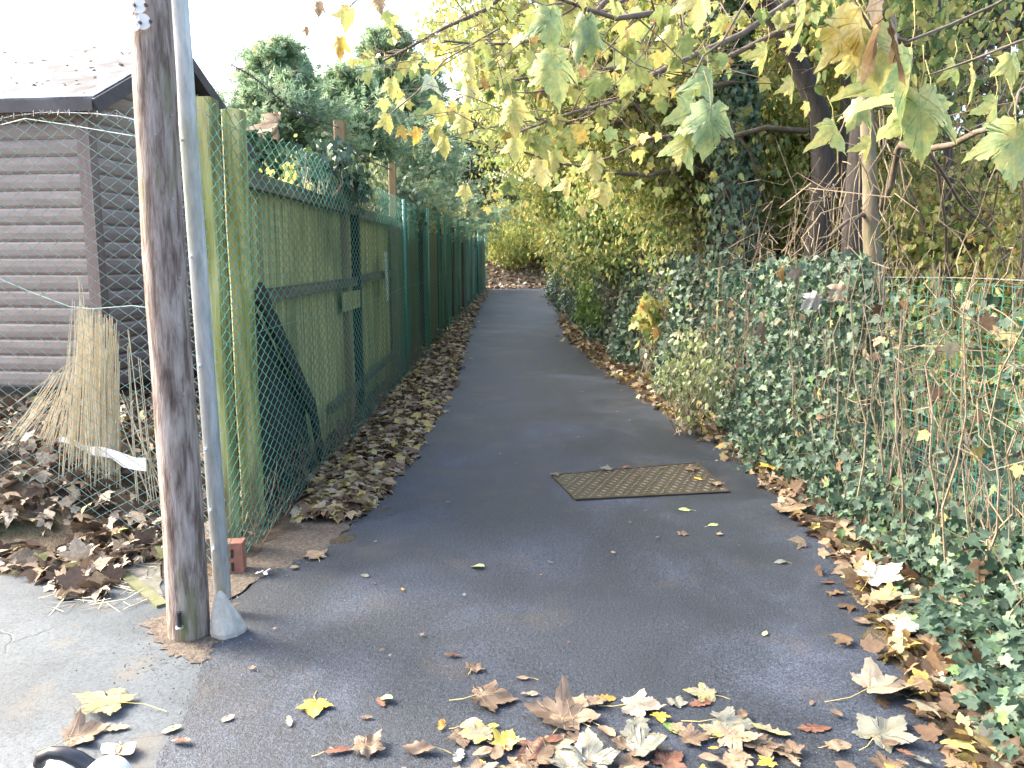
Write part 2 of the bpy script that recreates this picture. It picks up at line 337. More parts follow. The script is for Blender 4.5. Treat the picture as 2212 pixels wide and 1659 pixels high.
def spray_t():
    v = []; f = []
    for k, (a, L) in enumerate([(-.95, .55), (-.5, .8), (0, 1), (.5, .8), (.95, .55), (-.75, .35), (.75, .35)]):
        y0 = .12 * (k % 3)
        d = np.array([math.sin(a), math.cos(a)]); s = np.array([d[1], -d[0]]) * .075
        b = np.array([0, y0]); q = [b - s * .4, b + d * L * .55 - s, b + d * L, b + d * L * .55 + s, b + s * .4]
        i = len(v); v += [(p[0], p[1], -.18 * (p[0] ** 2 + p[1] ** 2)) for p in q]; f.append([i + j for j in range(5)])
    return np.array(v), f
SPRAY = spray_t()

def single_leaf(kind, seed, side=.35, tipb=.45, wave=.05, serr=.018):
    """detailed leaf in local units: rings of verts round (0,.25), bent blade, and vein lines"""
    r = random.Random(seed); H = {'syc': SYCH, 'oak': OAKH, 'oval': OVALH}[kind]
    half = []
    for (a, b) in zip(H[:-1], H[1:]):
        n_ = 3 if kind == 'syc' else 2
        for q in range(n_): half.append((a[0] + (b[0] - a[0]) * q / n_, a[1] + (b[1] - a[1]) * q / n_))
    half.append(H[-1]); out = [(x + r.uniform(-serr, serr), y + r.uniform(-serr, serr)) for x, y in half] + [(-x * r.uniform(.93, 1.0) + r.uniform(-serr, serr), y + r.uniform(-serr, serr)) for x, y in half[1:-1]][::-1]
    c = (0, .22 if kind == 'syc' else .5); ph = [r.uniform(0, 6.28) for _ in range(4)]; sk = r.uniform(-.25, .25)
    def bend(x, y):
        z = -side * x * x * 1.6 - tipb * max(y, 0) ** 2 * .8 + wave * math.sin(x * 7 + ph[0]) * math.sin(y * 6 + ph[1]) + sk * x * y + wave * .6 * math.sin(13 * x + ph[2] + 9 * y)
        a = math.atan2(x, max(y, 0) + .15); z -= .035 * math.cos(a * 5.0) * min((x * x + y * y) ** .5, .6)
        return (x, y, z)
    v = [bend(*c)]; n_ = len(out); f = []
    rings = (.3, .55, .8, 1.0)
    for s_ in rings:
        for x, y in out: v.append(bend(c[0] + (x - c[0]) * s_, c[1] + (y - c[1]) * s_))
    for i_ in range(n_): f.append((0, 1 + i_, 1 + (i_ + 1) % n_))
    for k_ in range(len(rings) - 1):
        for i_ in range(n_): a, b = 1 + k_ * n_ + i_, 1 + k_ * n_ + (i_ + 1) % n_; f.append((a, a + n_, b + n_, b))
    veins = []
    tips = [(0, 1.0), (.66, .42), (-.66, .42), (.40, -.10), (-.40, -.10)] if kind == 'syc' else [(0, .96)]
    for tx, ty in tips:
        L_ = [bend(tx * q / 7, ty * q / 7) for q in range(8)]; veins.append([(a, b, z + .008) for a, b, z in L_]); veins.append([(a, b, z - .008) for a, b, z in L_])
    if kind == 'syc':
        for bx, by, tx, ty in [(0, .35, .22, .70), (0, .35, -.22, .70), (0, .55, .12, .80), (0, .55, -.12, .80), (.33, .21, .55, .24), (-.33, .21, -.55, .24), (.3, .19, .34, .44), (-.3, .19, -.34, .44)]:
            veins.append([tuple(np.add(bend(bx + (tx - bx) * q / 4, by + (ty - by) * q / 4), (0, 0, .007))) for q in range(5)])
    return v, f, veins
def mat_big(name, c1, c2, c3, trans=.3):
    m, n, l, b = newmat(name); f = noise(n, l, coord(n, l), 17, 5, .62, .5); r = ramp(n, [(.34, c1), (.5, c2), (.62, c3)]); l.new(f, r.inputs[0])
    f2 = noise(n, l, coord(n, l), 90, 4); r2 = ramp(n, [(.3, (.75,) * 3), (.6, (1, 1, 1))]); l.new(f2, r2.inputs[0]); c = mixc(n, l, 1.0, r.outputs[0], r2.outputs[0], 'MULTIPLY')
    l.new(c, b.inputs['Base Color']); b.inputs['Roughness'].default_value = .5; bump(n, l, f2, b, .25, .003)
    t = n.new('ShaderNodeBsdfTranslucent'); l.new(c, t.inputs[0]); mx = n.new('ShaderNodeMixShader'); mx.inputs[0].default_value = trans
    l.new(b.outputs[0], mx.inputs[1]); l.new(t.outputs[0], mx.inputs[2]); l.new(mx.outputs[0], n['Material Output'].inputs[0]); return m
BL = {'g': mat_big('mottled_green_leaf', (.19, .28, .13), (.26, .36, .17), (.42, .45, .16)), 'gy': mat_big('green_yellow_leaf', (.25, .37, .15), (.42, .47, .17), (.55, .52, .18)),
      'y': mat_big('pale_yellow_leaf', (.38, .42, .13), (.56, .53, .17), (.62, .52, .20)), 'yo': mat_big('orange_yellow_leaf', (.56, .45, .10), (.62, .42, .08), (.42, .25, .10)),
      'p': mat_big('pale_cream_leaf', (.62, .58, .30), (.68, .62, .26), (.60, .50, .12)), 'b': mat_big('dry_brown_leaf', (.30, .19, .09), (.42, .28, .14), (.5, .36, .2), .15), 'w': mat_big('silvery_leaf_back', (.34, .42, .32), (.42, .50, .38), (.5, .54, .36))}
M['vein'] = mat_simple('pale_vein', [(.3, (.42, .46, .20)), (.7, (.55, .56, .28))], 20, rough=.6, bmp=0)
M['veinb'] = mat_simple('brown_vein', [(.3, (.26, .18, .09)), (.7, (.42, .31, .16))], 20, rough=.6, bmp=0)
def put_leaf(name, kind, seed, org, X, Y, Z, L, mat, veinmat, parent, asp=1.0, vr=.006, **kw):
    v, f, veins = single_leaf(kind, seed, **kw); X, Y, Z, org = Vector(X), Vector(Y), Vector(Z), Vector(org)
    tr = lambda q: org + X * q[0] * L * asp + Y * q[1] * L + Z * q[2] * L
    o_ = mk(name, [tr(q) for q in v], f, mat, parent, smooth=True); m_ = MB()
    for i_, ve in enumerate(veins): m_.tube([tr(q) for q in ve], [L * vr * (1 - .09 * k_) * (.55 if len(ve) == 5 else 1) for k_ in range(len(ve))], 3, False)
    m_.obj('veins', veinmat, o_); return o_

def unit(a): return a / np.maximum(np.linalg.norm(a, axis=1, keepdims=True), 1e-9)
def leaves(name, tm, P, N, T, S, mat, parent=None, loc=(0, 0, 0), rnd=None, aspect=1.0):
    tv, tf = tm; n = len(P); T = unit(np.asarray(T, float)); N = np.asarray(N, float)
    N = unit(N - T * (N * T).sum(1, keepdims=True)); X = np.cross(T, N)
    S = np.asarray(S, float).reshape(-1, 1, 1)
    curl = RNG.uniform(.3, 2.2, (n, 1, 1))
    V = (X[:, None, :] * tv[None, :, 0:1] * aspect + T[:, None, :] * tv[None, :, 1:2] + N[:, None, :] * tv[None, :, 2:3] * curl) * S + P[:, None, :]
    k = len(tv)
    lo = np.concatenate([np.array(f) for f in tf]); tot = np.array([len(f) for f in tf])
    loops = (lo[None, :] + (np.arange(n) * k)[:, None]).ravel()
    totals = np.tile(tot, n); starts = np.concatenate([[0], np.cumsum(totals)[:-1]])
    if rnd is None: rnd = RNG.random(n)
    return fast_mesh(name, V.reshape(-1, 3), loops, starts, totals, np.repeat(rnd, len(tf)), mat, parent, loc)
def rdir(n): return unit(RNG.normal(size=(n, 3)))
def orient(mode, n):
    r = rdir(n)
    if mode == 'droop':
        T = r * .75 + np.array([0, 0, -1.0]); N = rdir(n) + np.array([0, -.5, .35]); return N, T
    if mode == 'flat':
        T = r * np.array([1, 1, .15]); N = rdir(n) * .45 + np.array([0, 0, 1.0]); return N, T
    if mode == 'pile':
        T = r * np.array([1, 1, .45]); N = rdir(n) * .8 + np.array([0, 0, .9]); return N, T
    if mode == 'wall':
        T = r * .8 + np.array([-.2, -.1, -.6]); N = rdir(n) * .75 + np.array([-.8, -.55, .35]); return N, T
    return rdir(n), r
def cloud(c, rad, n, ncl, sig):
    """clumped points in an ellipsoid; returns points, cluster centres"""
    c = np.array(c, float); rad = np.array(rad, float) * np.ones(3)
    d = rdir(ncl); rr = RNG.random((ncl, 1)) ** .45
    cc = c + d * rr * rad
    idx = RNG.integers(0, ncl, n)
    return cc[idx] + RNG.normal(size=(n, 3)) * sig * RNG.uniform(.5, 1.4, (n, 1)), cc
def jitline(a, b, k, amp, sag=0):
    a, b = np.array(a, float), np.array(b, float); L = np.linalg.norm(b - a)
    out = []
    for i in range(k + 1):
        t = i / k; p = a + (b - a) * t
        if 0 < i < k: p = p + RNG.normal(size=3) * amp * L
        p[2] += sag * L * 4 * t * (1 - t)
        out.append(Vector(p))
    return out

def tree(name, label, cat, trunk, radii, blobs, leafmat, tm, size, bark='bark', twigmat='twig', group=None, mode='droop', twigs=1.0, sides=10, extra=None, crown='crown'):
    """blobs: (centre, radii, n leaves, n clusters, sigma)"""
    trunk = [Vector(p) for p in trunk]
    t = thing(name, label, cat, trunk[0], group)
    m = MB(); m.tube(trunk, radii, sides); m.obj('trunk', M[bark], t, smooth=True)
    L = MB(); P = []
    for c, rad, n, ncl, sig in blobs:
        c = np.array(c, float)
        pts, cc = cloud(c, rad, n, ncl, sig); P.append(pts)
        j = min(range(len(trunk)), key=lambda i: (trunk[i] - Vector(c)).length + .4 * max(0, trunk[i].z - c[2]) )
        hub = jitline(trunk[j], c, 4, .06, .04); r0 = min(radii[j] * .6, .09)
        L.tube(hub, [r0 * (1 - .17 * i) for i in range(5)], 5, False)
        for q in cc[:int(len(cc) * twigs)]:
            h = hub[RNG.integers(1, 5)]
            d = (Vector(q) - h).length
            L.tube(jitline(h, q, 3, .09, .03), [min(.018, .006 + d * .006) * .9, .006, .004, .0025], 3, False)
    if L.v: L.obj('branches', M[twigmat], t, smooth=True)
    P = np.concatenate(P); n = len(P); N, T = orient(mode, n)
    leaves(crown, tm, P, N, T, RNG.uniform(size[0], size[1], n), M[leafmat], t)
    return t

# ================================================================== SETTING
# terrain as one sheet
xs = np.concatenate([np.linspace(-90, -14, 12), np.arange(-13, -3.2, .5), np.arange(-3.2, 4.01, .12), np.arange(4.3, 14, .6), np.linspace(15, 90, 12)])
ys = np.concatenate([np.linspace(-40, -3, 8), np.arange(-2.4, 9, .2), np.arange(9, 34, .5), np.arange(34, 50, .8), np.linspace(52, 160, 14)])
PL_PIX = [(345, 1659), (385, 1580), (430, 1450), (447, 1400), (505, 1290), (570, 1243), (700, 1190), (800, 1105), (880, 1000), (945, 890), (990, 790), (1012, 715), (1035, 660), (1050, 640)]
PR_PIX = [(2060, 1659), (1985, 1500), (1915, 1390), (1840, 1235), (1650, 1040), (1555, 960), (1422, 880), (1292, 790), (1230, 735), (1212, 700), (1207, 665)]
PLW = [G(u, v) for u, v in PL_PIX]; PRW = [G(u, v) for u, v in PR_PIX]
def path_l(y): return interp(y, [(-20, -.70)] + [(p.y, p.x) for p in PLW] + [(31, -.95), (60, -.9)])
def path_r(y): return interp(y, [(-20, 1.15)] + [(p.y, p.x) for p in PRW] + [(27, 1.15), (27.6, 1.5), (28.2, 3), (28.7, 14), (60, 14)])
gv = []; gf = []
for y in ys:
    for x in xs:
        inside = (path_l(y) + .12 < x < path_r(y) - .12 and y < 33) or (x < -.8 and y < 3.9 and x > -12)
        nz = 0 if inside else .012 * math.sin(x * 9 + y * 3) * math.cos(y * 7 - x * 4)
        gv.append((x, y, Zg(x, y) + nz - (.012 if inside else -.004)))
nx = len(xs)
for j in range(len(ys) - 1):
    for i in range(nx - 1): gf.append((j * nx + i, j * nx + i + 1, (j + 1) * nx + i + 1, (j + 1) * nx + i))
props(mk('ground', gv, gf, M['soil'], smooth=True), kind='structure')
# new asphalt path
pv = []; pf = []; K = 16
prow = list(np.arange(-8, 8, .1)) + list(np.arange(8, 33.2, .25))
for j, y in enumerate(prow):
    wob = lambda s: .018 * math.sin(y * 7.3 + s) + .012 * math.sin(y * 17.1 + 2 * s) + .008 * math.sin(y * 41 + s)
    a, b = path_l(y) + wob(0), path_r(y) + wob(2)
    for i in range(K + 1):
        e = -.006 if i in (0, K) else 0
        x = lerp(a, b, i / K); pv.append((x, y, zbase(y) + .012 + e + .004 * math.sin(x * 2.1 + y * .9) * math.sin(y * 1.7)))
for j in range(len(prow) - 1):
    for i in range(K): pf.append((j * (K + 1) + i, j * (K + 1) + i + 1, (j + 1) * (K + 1) + i + 1, (j + 1) * (K + 1) + i))
props(mk('path', pv, pf, M['asphalt'], smooth=True), kind='structure')
# old tarmac on the left
rv = []; rf = []; rows = np.arange(-8, 3.95, .1)
for y in rows:
    b = path_l(y) + .25
    b = min(b, -1.25 - (y - 3.2) * .8) if y > 3.25 else b
    for i in range(13): rv.append((lerp(-9, b, i / 12), y, .002 + .003 * math.sin(i + y)))
for j in range(len(rows) - 1):
    for i in range(12): rf.append((j * 13 + i, j * 13 + i + 1, (j + 1) * 13 + i + 1, (j + 1) * 13 + i))
props(mk('road', rv, rf, M['road'], smooth=True), kind='structure')
# gritty dirt wedge by the corner of the fence and round the pole
wp = [G(u, v) for u, v in [(425, 1290), (505, 1292), (572, 1245), (702, 1192), (775, 1120), (700, 1070), (600, 1160), (500, 1240), (440, 1255)]]
def ragged(wp, z, k=9, amp=.016):
    out = []
    for a, b in zip(wp, wp[1:] + wp[:1]):
        for i in range(k): q = a.lerp(b, i / k); out.append((q.x + random.gauss(0, amp) * (i > 0), q.y + random.gauss(0, amp) * (i > 0), z))
    return out
def patch(name, wp, z, mat, amp=.016):
    vv = ragged(wp, z, amp=amp); cx_ = sum(q[0] for q in vv) / len(vv); cy_ = sum(q[1] for q in vv) / len(vv); n_ = len(vv)
    vv.append((cx_, cy_, z + .002)); props(mk(name, vv, [(i, (i + 1) % n_, n_) for i in range(n_)], M[mat]), kind='structure')
patch('verge', wp, .0095, 'grit')
wp = [G(u, v) for u, v in [(352, 1400), (380, 1425), (440, 1432), (462, 1395), (505, 1330), (505, 1290), (425, 1290), (350, 1330), (300, 1350)]]
patch('gritty_verge', wp, .0085, 'grit')

# ================================================================== TELEGRAPH POLE AND STEEL POST
def rnd_pole(pts, radii, n=24, rough=.0):
    m = MB(); m.tube(pts, radii, n)
    return m
PX, PY = -1.40, 3.25
t = thing('telegraph_pole', 'weathered brown wooden pole with white discs, left of the path entrance', 'pole', (PX, PY, 0))
zz = np.linspace(-.3, 6.5, 40)
m = MB(); m.tube([(PX + .004 * math.sin(z * 3), PY + .01 * z * .3, z) for z in zz], [.086 - .003 * z + .0015 * math.sin(z * 9) for z in zz], 26); m.obj('shaft', M['pole'], t, smooth=True)
def surf(u, v, off=0):     # point on the pole's camera-facing surface
    d = ray(u, v); o = Vector((0, 0, CH)); r = .08 + off
    a = d.x ** 2 + d.y ** 2; b = -2 * (d.x * PX + d.y * PY); c = PX ** 2 + PY ** 2 - r * r
    disc = max(b * b - 4 * a * c, 0); s = (-b - math.sqrt(disc)) / (2 * a)
    return o + d * s
for k, (u, v) in enumerate([(281, 14), (300, 12), (291, 51), (309, 47)]):
    p = surf(u, v, .006); nrm = Vector((p.x - PX, p.y - PY, 0)).normalized(); side = Vector((0, 0, 1)).cross(nrm)
    m = MB(); ring = []
    for i in range(28):
        a = 2 * math.pi * i / 28; r = .029
        ca = abs(math.cos(a))
        if ca > .965: r = .022
        ring.append((a, r))
    vs_ = [p + side * r * math.cos(a) + Vector((0, 0, 1)) * r * math.sin(a) for a, r in ring]
    vb = [q + nrm * .004 for q in vs_]; n = len(vs_)
    m.add(vs_ + vb, [tuple(range(n))[::-1], tuple(range(n, 2 * n))] + [(i, (i + 1) % n, n + (i + 1) % n, n + i) for i in range(n)])
    m.obj('disc', M['cream'], t)
    m = MB(); e = p + side * .029 + nrm * .004; m.tube([e, e + nrm * .008], .006, 8); m.obj('nail', M['rust'], t)
bp = surf(391, 1340, .0); m = MB()
m.tube([bp + Vector((0, -.018, -.02)), bp + Vector((0, -.018, .045))], .010, 12); m.obj('bolt', M['black'], t)
m = MB(); m.tube([bp + Vector((0, -.018, -.026)), bp + Vector((0, -.018, -.020))], .017, 16); m.obj('washer', M['galv'], t)
for u, v in [(408, 520), (412, 600), (415, 700), (412, 640), (403, 455), (418, 760), (421, 850), (398, 430), (395, 250), (360, 290)]:
    p = surf(min(u - 25, 400), v, 0); nrm = Vector((p.x - PX, p.y - PY, 0)).normalized()
    m = MB(); m.tube([p, p + nrm * .005], .004, 6); m.obj('nail', M['barb'], t)

SX0, SY0 = -1.325, 3.46
t = thing('steel_post', 'pale galvanised steel post beside the brown wooden pole', 'post', (SX0, SY0, 0))
m = MB(); m.tube([(SX0, SY0, .08), (SX0 - .10, SY0 + .02, 6.3)], .037, 20); m.obj('tube', M['galv'], t, smooth=True)
for z in (.32, .78, 1.15, 1.62, 2.1, .5):
    x = SX0 - .10 * z / 6.3
    m = MB(); m.tube([(x - .012, SY0 - .033, z), (x - .016, SY0 - .046, z)], .006, 8); m.obj('bolt', M['galv'], t)
# concrete cone
cb = G(481, 1385); rr = MB(); rings = []
prof = [(.0, .074, .06), (.02, .076, .062), (.07, .062, .052), (.12, .044, .036), (.17, .024, .022), (.19, .008, .008)]
vsx = []; NN = 18
for z, a, b in prof:
    for i in range(NN):
        an = 2 * math.pi * i / NN; w = 1 + .07 * math.sin(3 * an + z * 20) + .04 * math.sin(7 * an)
        vsx.append((cb.x + a * w * math.cos(an) + z * -.12, cb.y + .06 + b * w * math.sin(an), z + .008))
fs = [(j * NN + i, j * NN + (i + 1) % NN, (j + 1) * NN + (i + 1) % NN, (j + 1) * NN + i) for j in range(len(prof) - 1) for i in range(NN)] + [tuple(range((len(prof) - 1) * NN, len(prof) * NN))]
o = mk('concrete_stump', vsx, fs, M['concrete'], loc=(cb.x, cb.y, 0)); props(o, 'small pale concrete cone at the foot of the steel post', 'concrete stump')

# ================================================================== CHAIN-LINK
def chainlink(path, z0, z1, parent, matname, r=.0016, pitch=.07, sides=4, wave=0, name='netting', zf=None):
    """path: function s -> (x, y, nx, ny, zoff), s in [0, L]; weave of zig-zag wires"""
    L, f = path; V = []; F = []
    nw = int(L / pitch); rows = int((z1 - z0) / (pitch / 2)); h = (z1 - z0) / rows
    for w in range(nw):
        s0 = (w + .5) * pitch; pts = []
        for k in range(rows + 1):
            sgn = 1 if (k + w) % 2 else -1
            s = s0 + sgn * pitch * .5 * 1.03
            x, y, nx_, ny_, zo = f(min(max(s, 0), L), z0 + k * h)
            off = r * 1.3 * sgn
            pts.append((x + nx_ * off, y + ny_ * off, zo + z0 + k * h))
        p = np.array(pts); m = len(p)
        t = np.zeros_like(p); t[1:-1] = p[2:] - p[:-2]; t[0] = p[1] - p[0]; t[-1] = p[-1] - p[-2]
        x, y, nx_, ny_, zo = f(s0, z0)
        n1 = np.array([nx_, ny_, 0.]); n2 = np.array([-ny_, nx_, 0.])
        b = len(V) * 1
        for k in range(sides):
            a = 2 * math.pi * k / sides
            V.append(p + (n1 * math.cos(a) + n2 * math.sin(a)) * r * (1.25 if sides == 4 else 1))
    # assemble: V entries in blocks of sides, each m points
    m = rows + 1; A = np.concatenate(V)
    fac = []
    base = np.arange(nw) * sides * m
    i = np.arange(m - 1)
    for k in range(sides):
        k2 = (k + 1) % sides
        q = np.stack([k * m + i, k2 * m + i, k2 * m + i + 1, k * m + i + 1], 1)
        fac.append((q[None] + base[:, None, None]).reshape(-1, 4))
    fac = np.concatenate(fac); nF = len(fac)
    return fast_mesh(name, A, fac.ravel(), np.arange(nF) * 4, np.full(nF, 4), RNG.random(nF), M[matname], parent)
def line_path(pts, bulge=None):
    P2 = [Vector(p) for p in pts]; seg = [(P2[i + 1] - P2[i]).length for i in range(len(P2) - 1)]; L = sum(seg)
    def f(s, z=0):
        q = s
        for i, d in enumerate(seg):
            if q <= d or i == len(seg) - 1:
                t = q / d; p = P2[i].lerp(P2[i + 1], t); dr = (P2[i + 1] - P2[i]).normalized(); n = Vector((dr.y, -dr.x))
                o = bulge(s, z) if bulge else 0
                return p.x + n.x * o, p.y + n.y * o, n.x, n.y, zbase(p.y)
            q -= d
    return L, f
ft = thing('chain_link_fence', 'tall green chain-link fence running along the left side of the path', 'fence', (-1.43, 3.9, 0))
def bul(s, z):
    far = min(max((s - 6.5) / 3, 0), 1)
    return .012 * math.sin(s * 2.3 + z * 1.5) + far * (.045 * math.sin(s * 3.1) + .03 * math.sin(s * 7.3 + .6 * z)) - .05 * max(0, .5 - z) * (s < 3)
LP = line_path([(-1.43, 3.88), (-1.43, 7), (-1.43, 11), (-1.30, 18), (-1.16, 24), (-1.0, 31)], bul)
chainlink((7.0, LP[1]), .03, 2.36, ft, 'wire', .0021)
def shift(path, s0, L): return (L, lambda s, z=0: path[1](s + s0, z))
chainlink(shift(LP, 7.0, 20.1), .03, 2.36, ft, 'wirefar', .0031, sides=3)
for yy in (11.0, 13.6, 16.4, 19.6, 23.2, 27, 30.9):
    m = MB(); x = fl(yy) - .035; z = zbase(yy); m.tube([(x, yy, z - .1), (x, yy, z + 2.38)], .022, 8); m.obj('post', M['wire'], ft, smooth=True)
for z in (.06, 1.2, 2.28):
    m = MB(); pts = []
    for s in np.linspace(0, LP[0], 60):
        x, y, nx_, ny_, zo = LP[1](s, z); pts.append((x, y, zo + z + .01 * math.sin(s * 1.1)))
    m.tube(pts, .0019, 4, False); m.obj('line_wire', M['wire'], ft)
lt = thing('chain_link_fence', 'chain-link panel with barbed wire on top in front of the brown shed', 'fence', (-1.5, 3.95, 0))
LP2 = line_path([(-1.47, 3.93), (-2.0, 4.28), (-2.8, 4.60), (-5.2, 5.4)], lambda s, z: .015 * math.sin(s * 2 + z * 2))
chainlink(LP2, .04, 2.38, lt, 'wirelight', .0021, name='netting')
def wire_obj(name, pts, r, mat, parent=None, loc=(0, 0, 0)):
    m = MB(); m.tube(pts, r, 4, False); return m.obj(name, M[mat], parent, loc)
wire_obj('tie_wire', [W(-30, 590, 4.95), W(60, 628, 4.85), W(150, 662, 4.7), W(200, 667, 4.6), W(285, 660, 4.4), W(350, 668, 4.2)], .0026, 'wirelight', lt)
wire_obj('tie_wire', [W(0, 270, 4.85), W(55, 256, 4.7), W(150, 270, 4.55), W(250, 287, 4.35), W(322, 299, 4.2)], .0026, 'wirelight', lt)
wire_obj('tie_wire', [W(135, 1137, 4.5), W(230, 1188, 4.35), W(300, 1222, 4.2)], .002, 'wirelight', lt)
def barbed(pts, mat, parent=None, name='barbed_wire', loc=(0, 0, 0), sp=.085, r=.0016):
    m = MB(); pts = [Vector(p) for p in pts]; tot = 0; A = []; B = []
    for i in range(len(pts) - 1):
        d = pts[i + 1] - pts[i]; L = d.length; k = max(int(L / .02), 1); u = d.normalized(); n = u.orthogonal().normalized(); w = u.cross(n)
        for j in range(k):
            p = pts[i] + d * j / k; ph = (tot + L * j / k) * 60
            o_ = (n * math.cos(ph) + w * math.sin(ph)) * .0022; A.append(p + o_); B.append(p - o_)
        s = 0
        while s < L:
            p = pts[i] + u * s; a = random.random() * 6.28
            for q in (0, 1.9):
                dv = (n * math.cos(a + q) + w * math.sin(a + q)) * .017
                m.tube([p - dv + u * .004, p + dv - u * .004], r * .9, 3, False)
            s += sp
        tot += L
    m.tube(A, r, 3, False); m.tube(B, r, 3, False)
    return m.obj(name, M[mat], parent, loc)
barbed([W(-30, 262, 4.9), W(30, 250, 4.75), W(90, 243, 4.65), W(150, 243, 4.5), W(210, 246, 4.4), W(262, 252, 4.3), W(330, 268, 4.15)], 'barb', lt)

# posts along the fence line, with barbed wire strung between their tops
A_ = Vector((-1.585, 4.23)); 
def timber(name, x, y, w, z0, z1, mat, label, group=None, dx=0, dy=0, w2=None, cat='post', ang=0):
    o_ = thing(name, label, cat, (x, y, z0), group); m = MB()
    ax = Vector((math.cos(ang), math.sin(ang), 0)) * w / 2; ay = Vector((-math.sin(ang), math.cos(ang), 0)) * (w2 or w) / 2
    K_ = 8; vv = []; ff = []
    for i in range(K_ + 1):
        z = lerp(z0, z1, i / K_); c = Vector((x + dx * i / K_, y + dy * i / K_, z)); e = .003 * math.sin(i * 2.1 + x * 9)
        for a, b in ((-1, -.85), (-.85, -1), (.85, -1), (1, -.85), (1, .85), (.85, 1), (-.85, 1), (-1, .85)): vv.append(c + ax * a + ay * b + Vector((e, 0, 0)))
    for i in range(K_):
        for k in range(8): ff.append((i * 8 + k, i * 8 + (k + 1) % 8, (i + 1) * 8 + (k + 1) % 8, (i + 1) * 8 + k))
    ff.append(tuple(range(8))[::-1]); ff.append(tuple(range(K_ * 8, K_ * 8 + 8)))
    m.add(vv, ff); m.obj('timber', M[mat], o_); return o_
timber('timber_post', -1.60, 4.28, .13, -.2, 2.43, 'timber', 'square green-stained timber post directly behind the steel post')
timber('timber_post', -1.59, 4.72, .11, -.2, 2.45, 'timber', 'bright green mossy timber post at the near end of the board fence')
timber('timber_post', -1.68, 4.55, .13, -.2, 2.38, 'darkwood', 'dark timber board filling the shaded gap between two green posts', w2=.05)  # dark board added to stand for the shadowed gap between the posts
timber('tall_timber', -1.62, 4.02, .09, 2.2, 6.0, 'brownpost', 'tall weathered timber rising behind the steel post above the fence', w2=.06)
D.objects['tall_timber'].location.z = 2.2
# its lower length reaches the ground hidden by the steel post
def stake(u, vt, Y, w, lab):
    p = W(u, vt, Y); z0 = Zg(p.x, Y) - .2
    return timber('fence_stake', p.x, Y, w, z0, p.z, 'brownpost', lab, 'square wooden stakes standing above the left fence'), p
_, q1 = stake(733, 262, 7.9, .10, 'tallest brown wooden stake rising above the ivy on the left fence')
_, q2 = stake(847, 354, 10.9, .095, 'orange-brown wooden stake where the netting turns dark green')
_, q3 = stake(1041, 452, 30.0, .15, 'far wooden stake at the bushy end of the left fence')
q0 = W(545, 165, 5.2)
bw = thing('barbed_wire', 'dark barbed wire strand hanging in front of the conifers above the fence', 'barbed wire', q0)
barbed([W(500, 140, 4.6), q0, W(640, 245, 6.5), q1 + Vector((.0, 0, -.06))], 'rust', bw, 'strand', sp=.07, r=.0028)
barbed([q1 + Vector((0, 0, -.10)), W(780, 340, 9.0), q2 + Vector((0, 0, -.08))], 'rust', bw, 'strand', sp=.09, r=.003)

# board fence behind the netting
bf = thing('board_fence', 'green and grey vertical board fence behind the chain-link', 'fence', (-1.68, 4.8, 0))
def boards(y0, y1, mat, top, xoff=-.24, w=.115):
    m = MB(); y = y0
    while y < y1:
        x = fl(y) + xoff; zt = zbase(y) + top + random.uniform(-.012, .012); zb = zbase(y) + random.uniform(.02, .06); tl = random.uniform(-.004, .004)
        x2 = fl(y + w) + xoff
        e = w - random.uniform(.008, .018)
        m.add([(x, y, zb), (x2 + .012, y + e, zb), (x2, y + e, zb), (x - .008, y, zb), (x + tl, y, zt), (x2 + .012 + tl, y + e, zt), (x2 + tl, y + e, zt), (x - .008 + tl, y, zt)],
              [(0, 1, 5, 4), (1, 2, 6, 5), (2, 3, 7, 6), (3, 0, 4, 7), (4, 5, 6, 7), (0, 3, 2, 1)])
        y += w
    m.obj('board_panel', M[mat], bf)
    b_ = MB(); b_.bar((fl(y0) + xoff - .025, y0, zbase(y0) + top / 2), (fl(y1) + xoff - .025, y1, zbase(y1) + top / 2), top - .04, .01, (0, 0, 1)); b_.obj('dark_gap_backing', M['darkwood'], bf)  # dark sheet added behind the boards so their gaps look shaded
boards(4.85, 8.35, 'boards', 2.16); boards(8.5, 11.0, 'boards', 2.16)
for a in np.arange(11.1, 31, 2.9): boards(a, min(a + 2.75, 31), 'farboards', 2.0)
def rail(y0, y1, z, h, mat, xo=-.185, th=.04):
    m = MB(); m.bar((fl(y0) + xo, y0, zbase(y0) + z), (fl(y1) + xo, y1, zbase(y1) + z), h, th, (0, 0, 1)); return m.obj('rail', M[mat], bf)
rail(4.8, 8.35, 2.10, .10, 'rail'); rail(8.45, 11.0, 2.08, .10, 'rail'); rail(4.95, 8.3, 1.38, .085, 'rail'); rail(8.45, 11, 1.40, .085, 'rail'); rail(7.0, 11, .30, .08, 'rail')
for yy in (8.4, 11.05, 14.0, 16.9, 19.8, 22.7, 25.6, 28.5):
    m = MB(); x = fl(yy) - .20; m.box((x, yy, zbase(yy) + 1.06), (.045, 0, 0), (0, .045, 0), (0, 0, 1.12)); m.obj('post', M['darkwood'], bf)
m = MB(); m.bar((-1.555, 4.92, 1.42), (-1.555, 6.15, .42), .14, .03, (0, .7, .7)); m.bar((-1.56, 6.1, .52), (-1.56, 6.35, .0), .12, .03, (0, 1, .2)); m.obj('brace', M['darkwood'], bf)
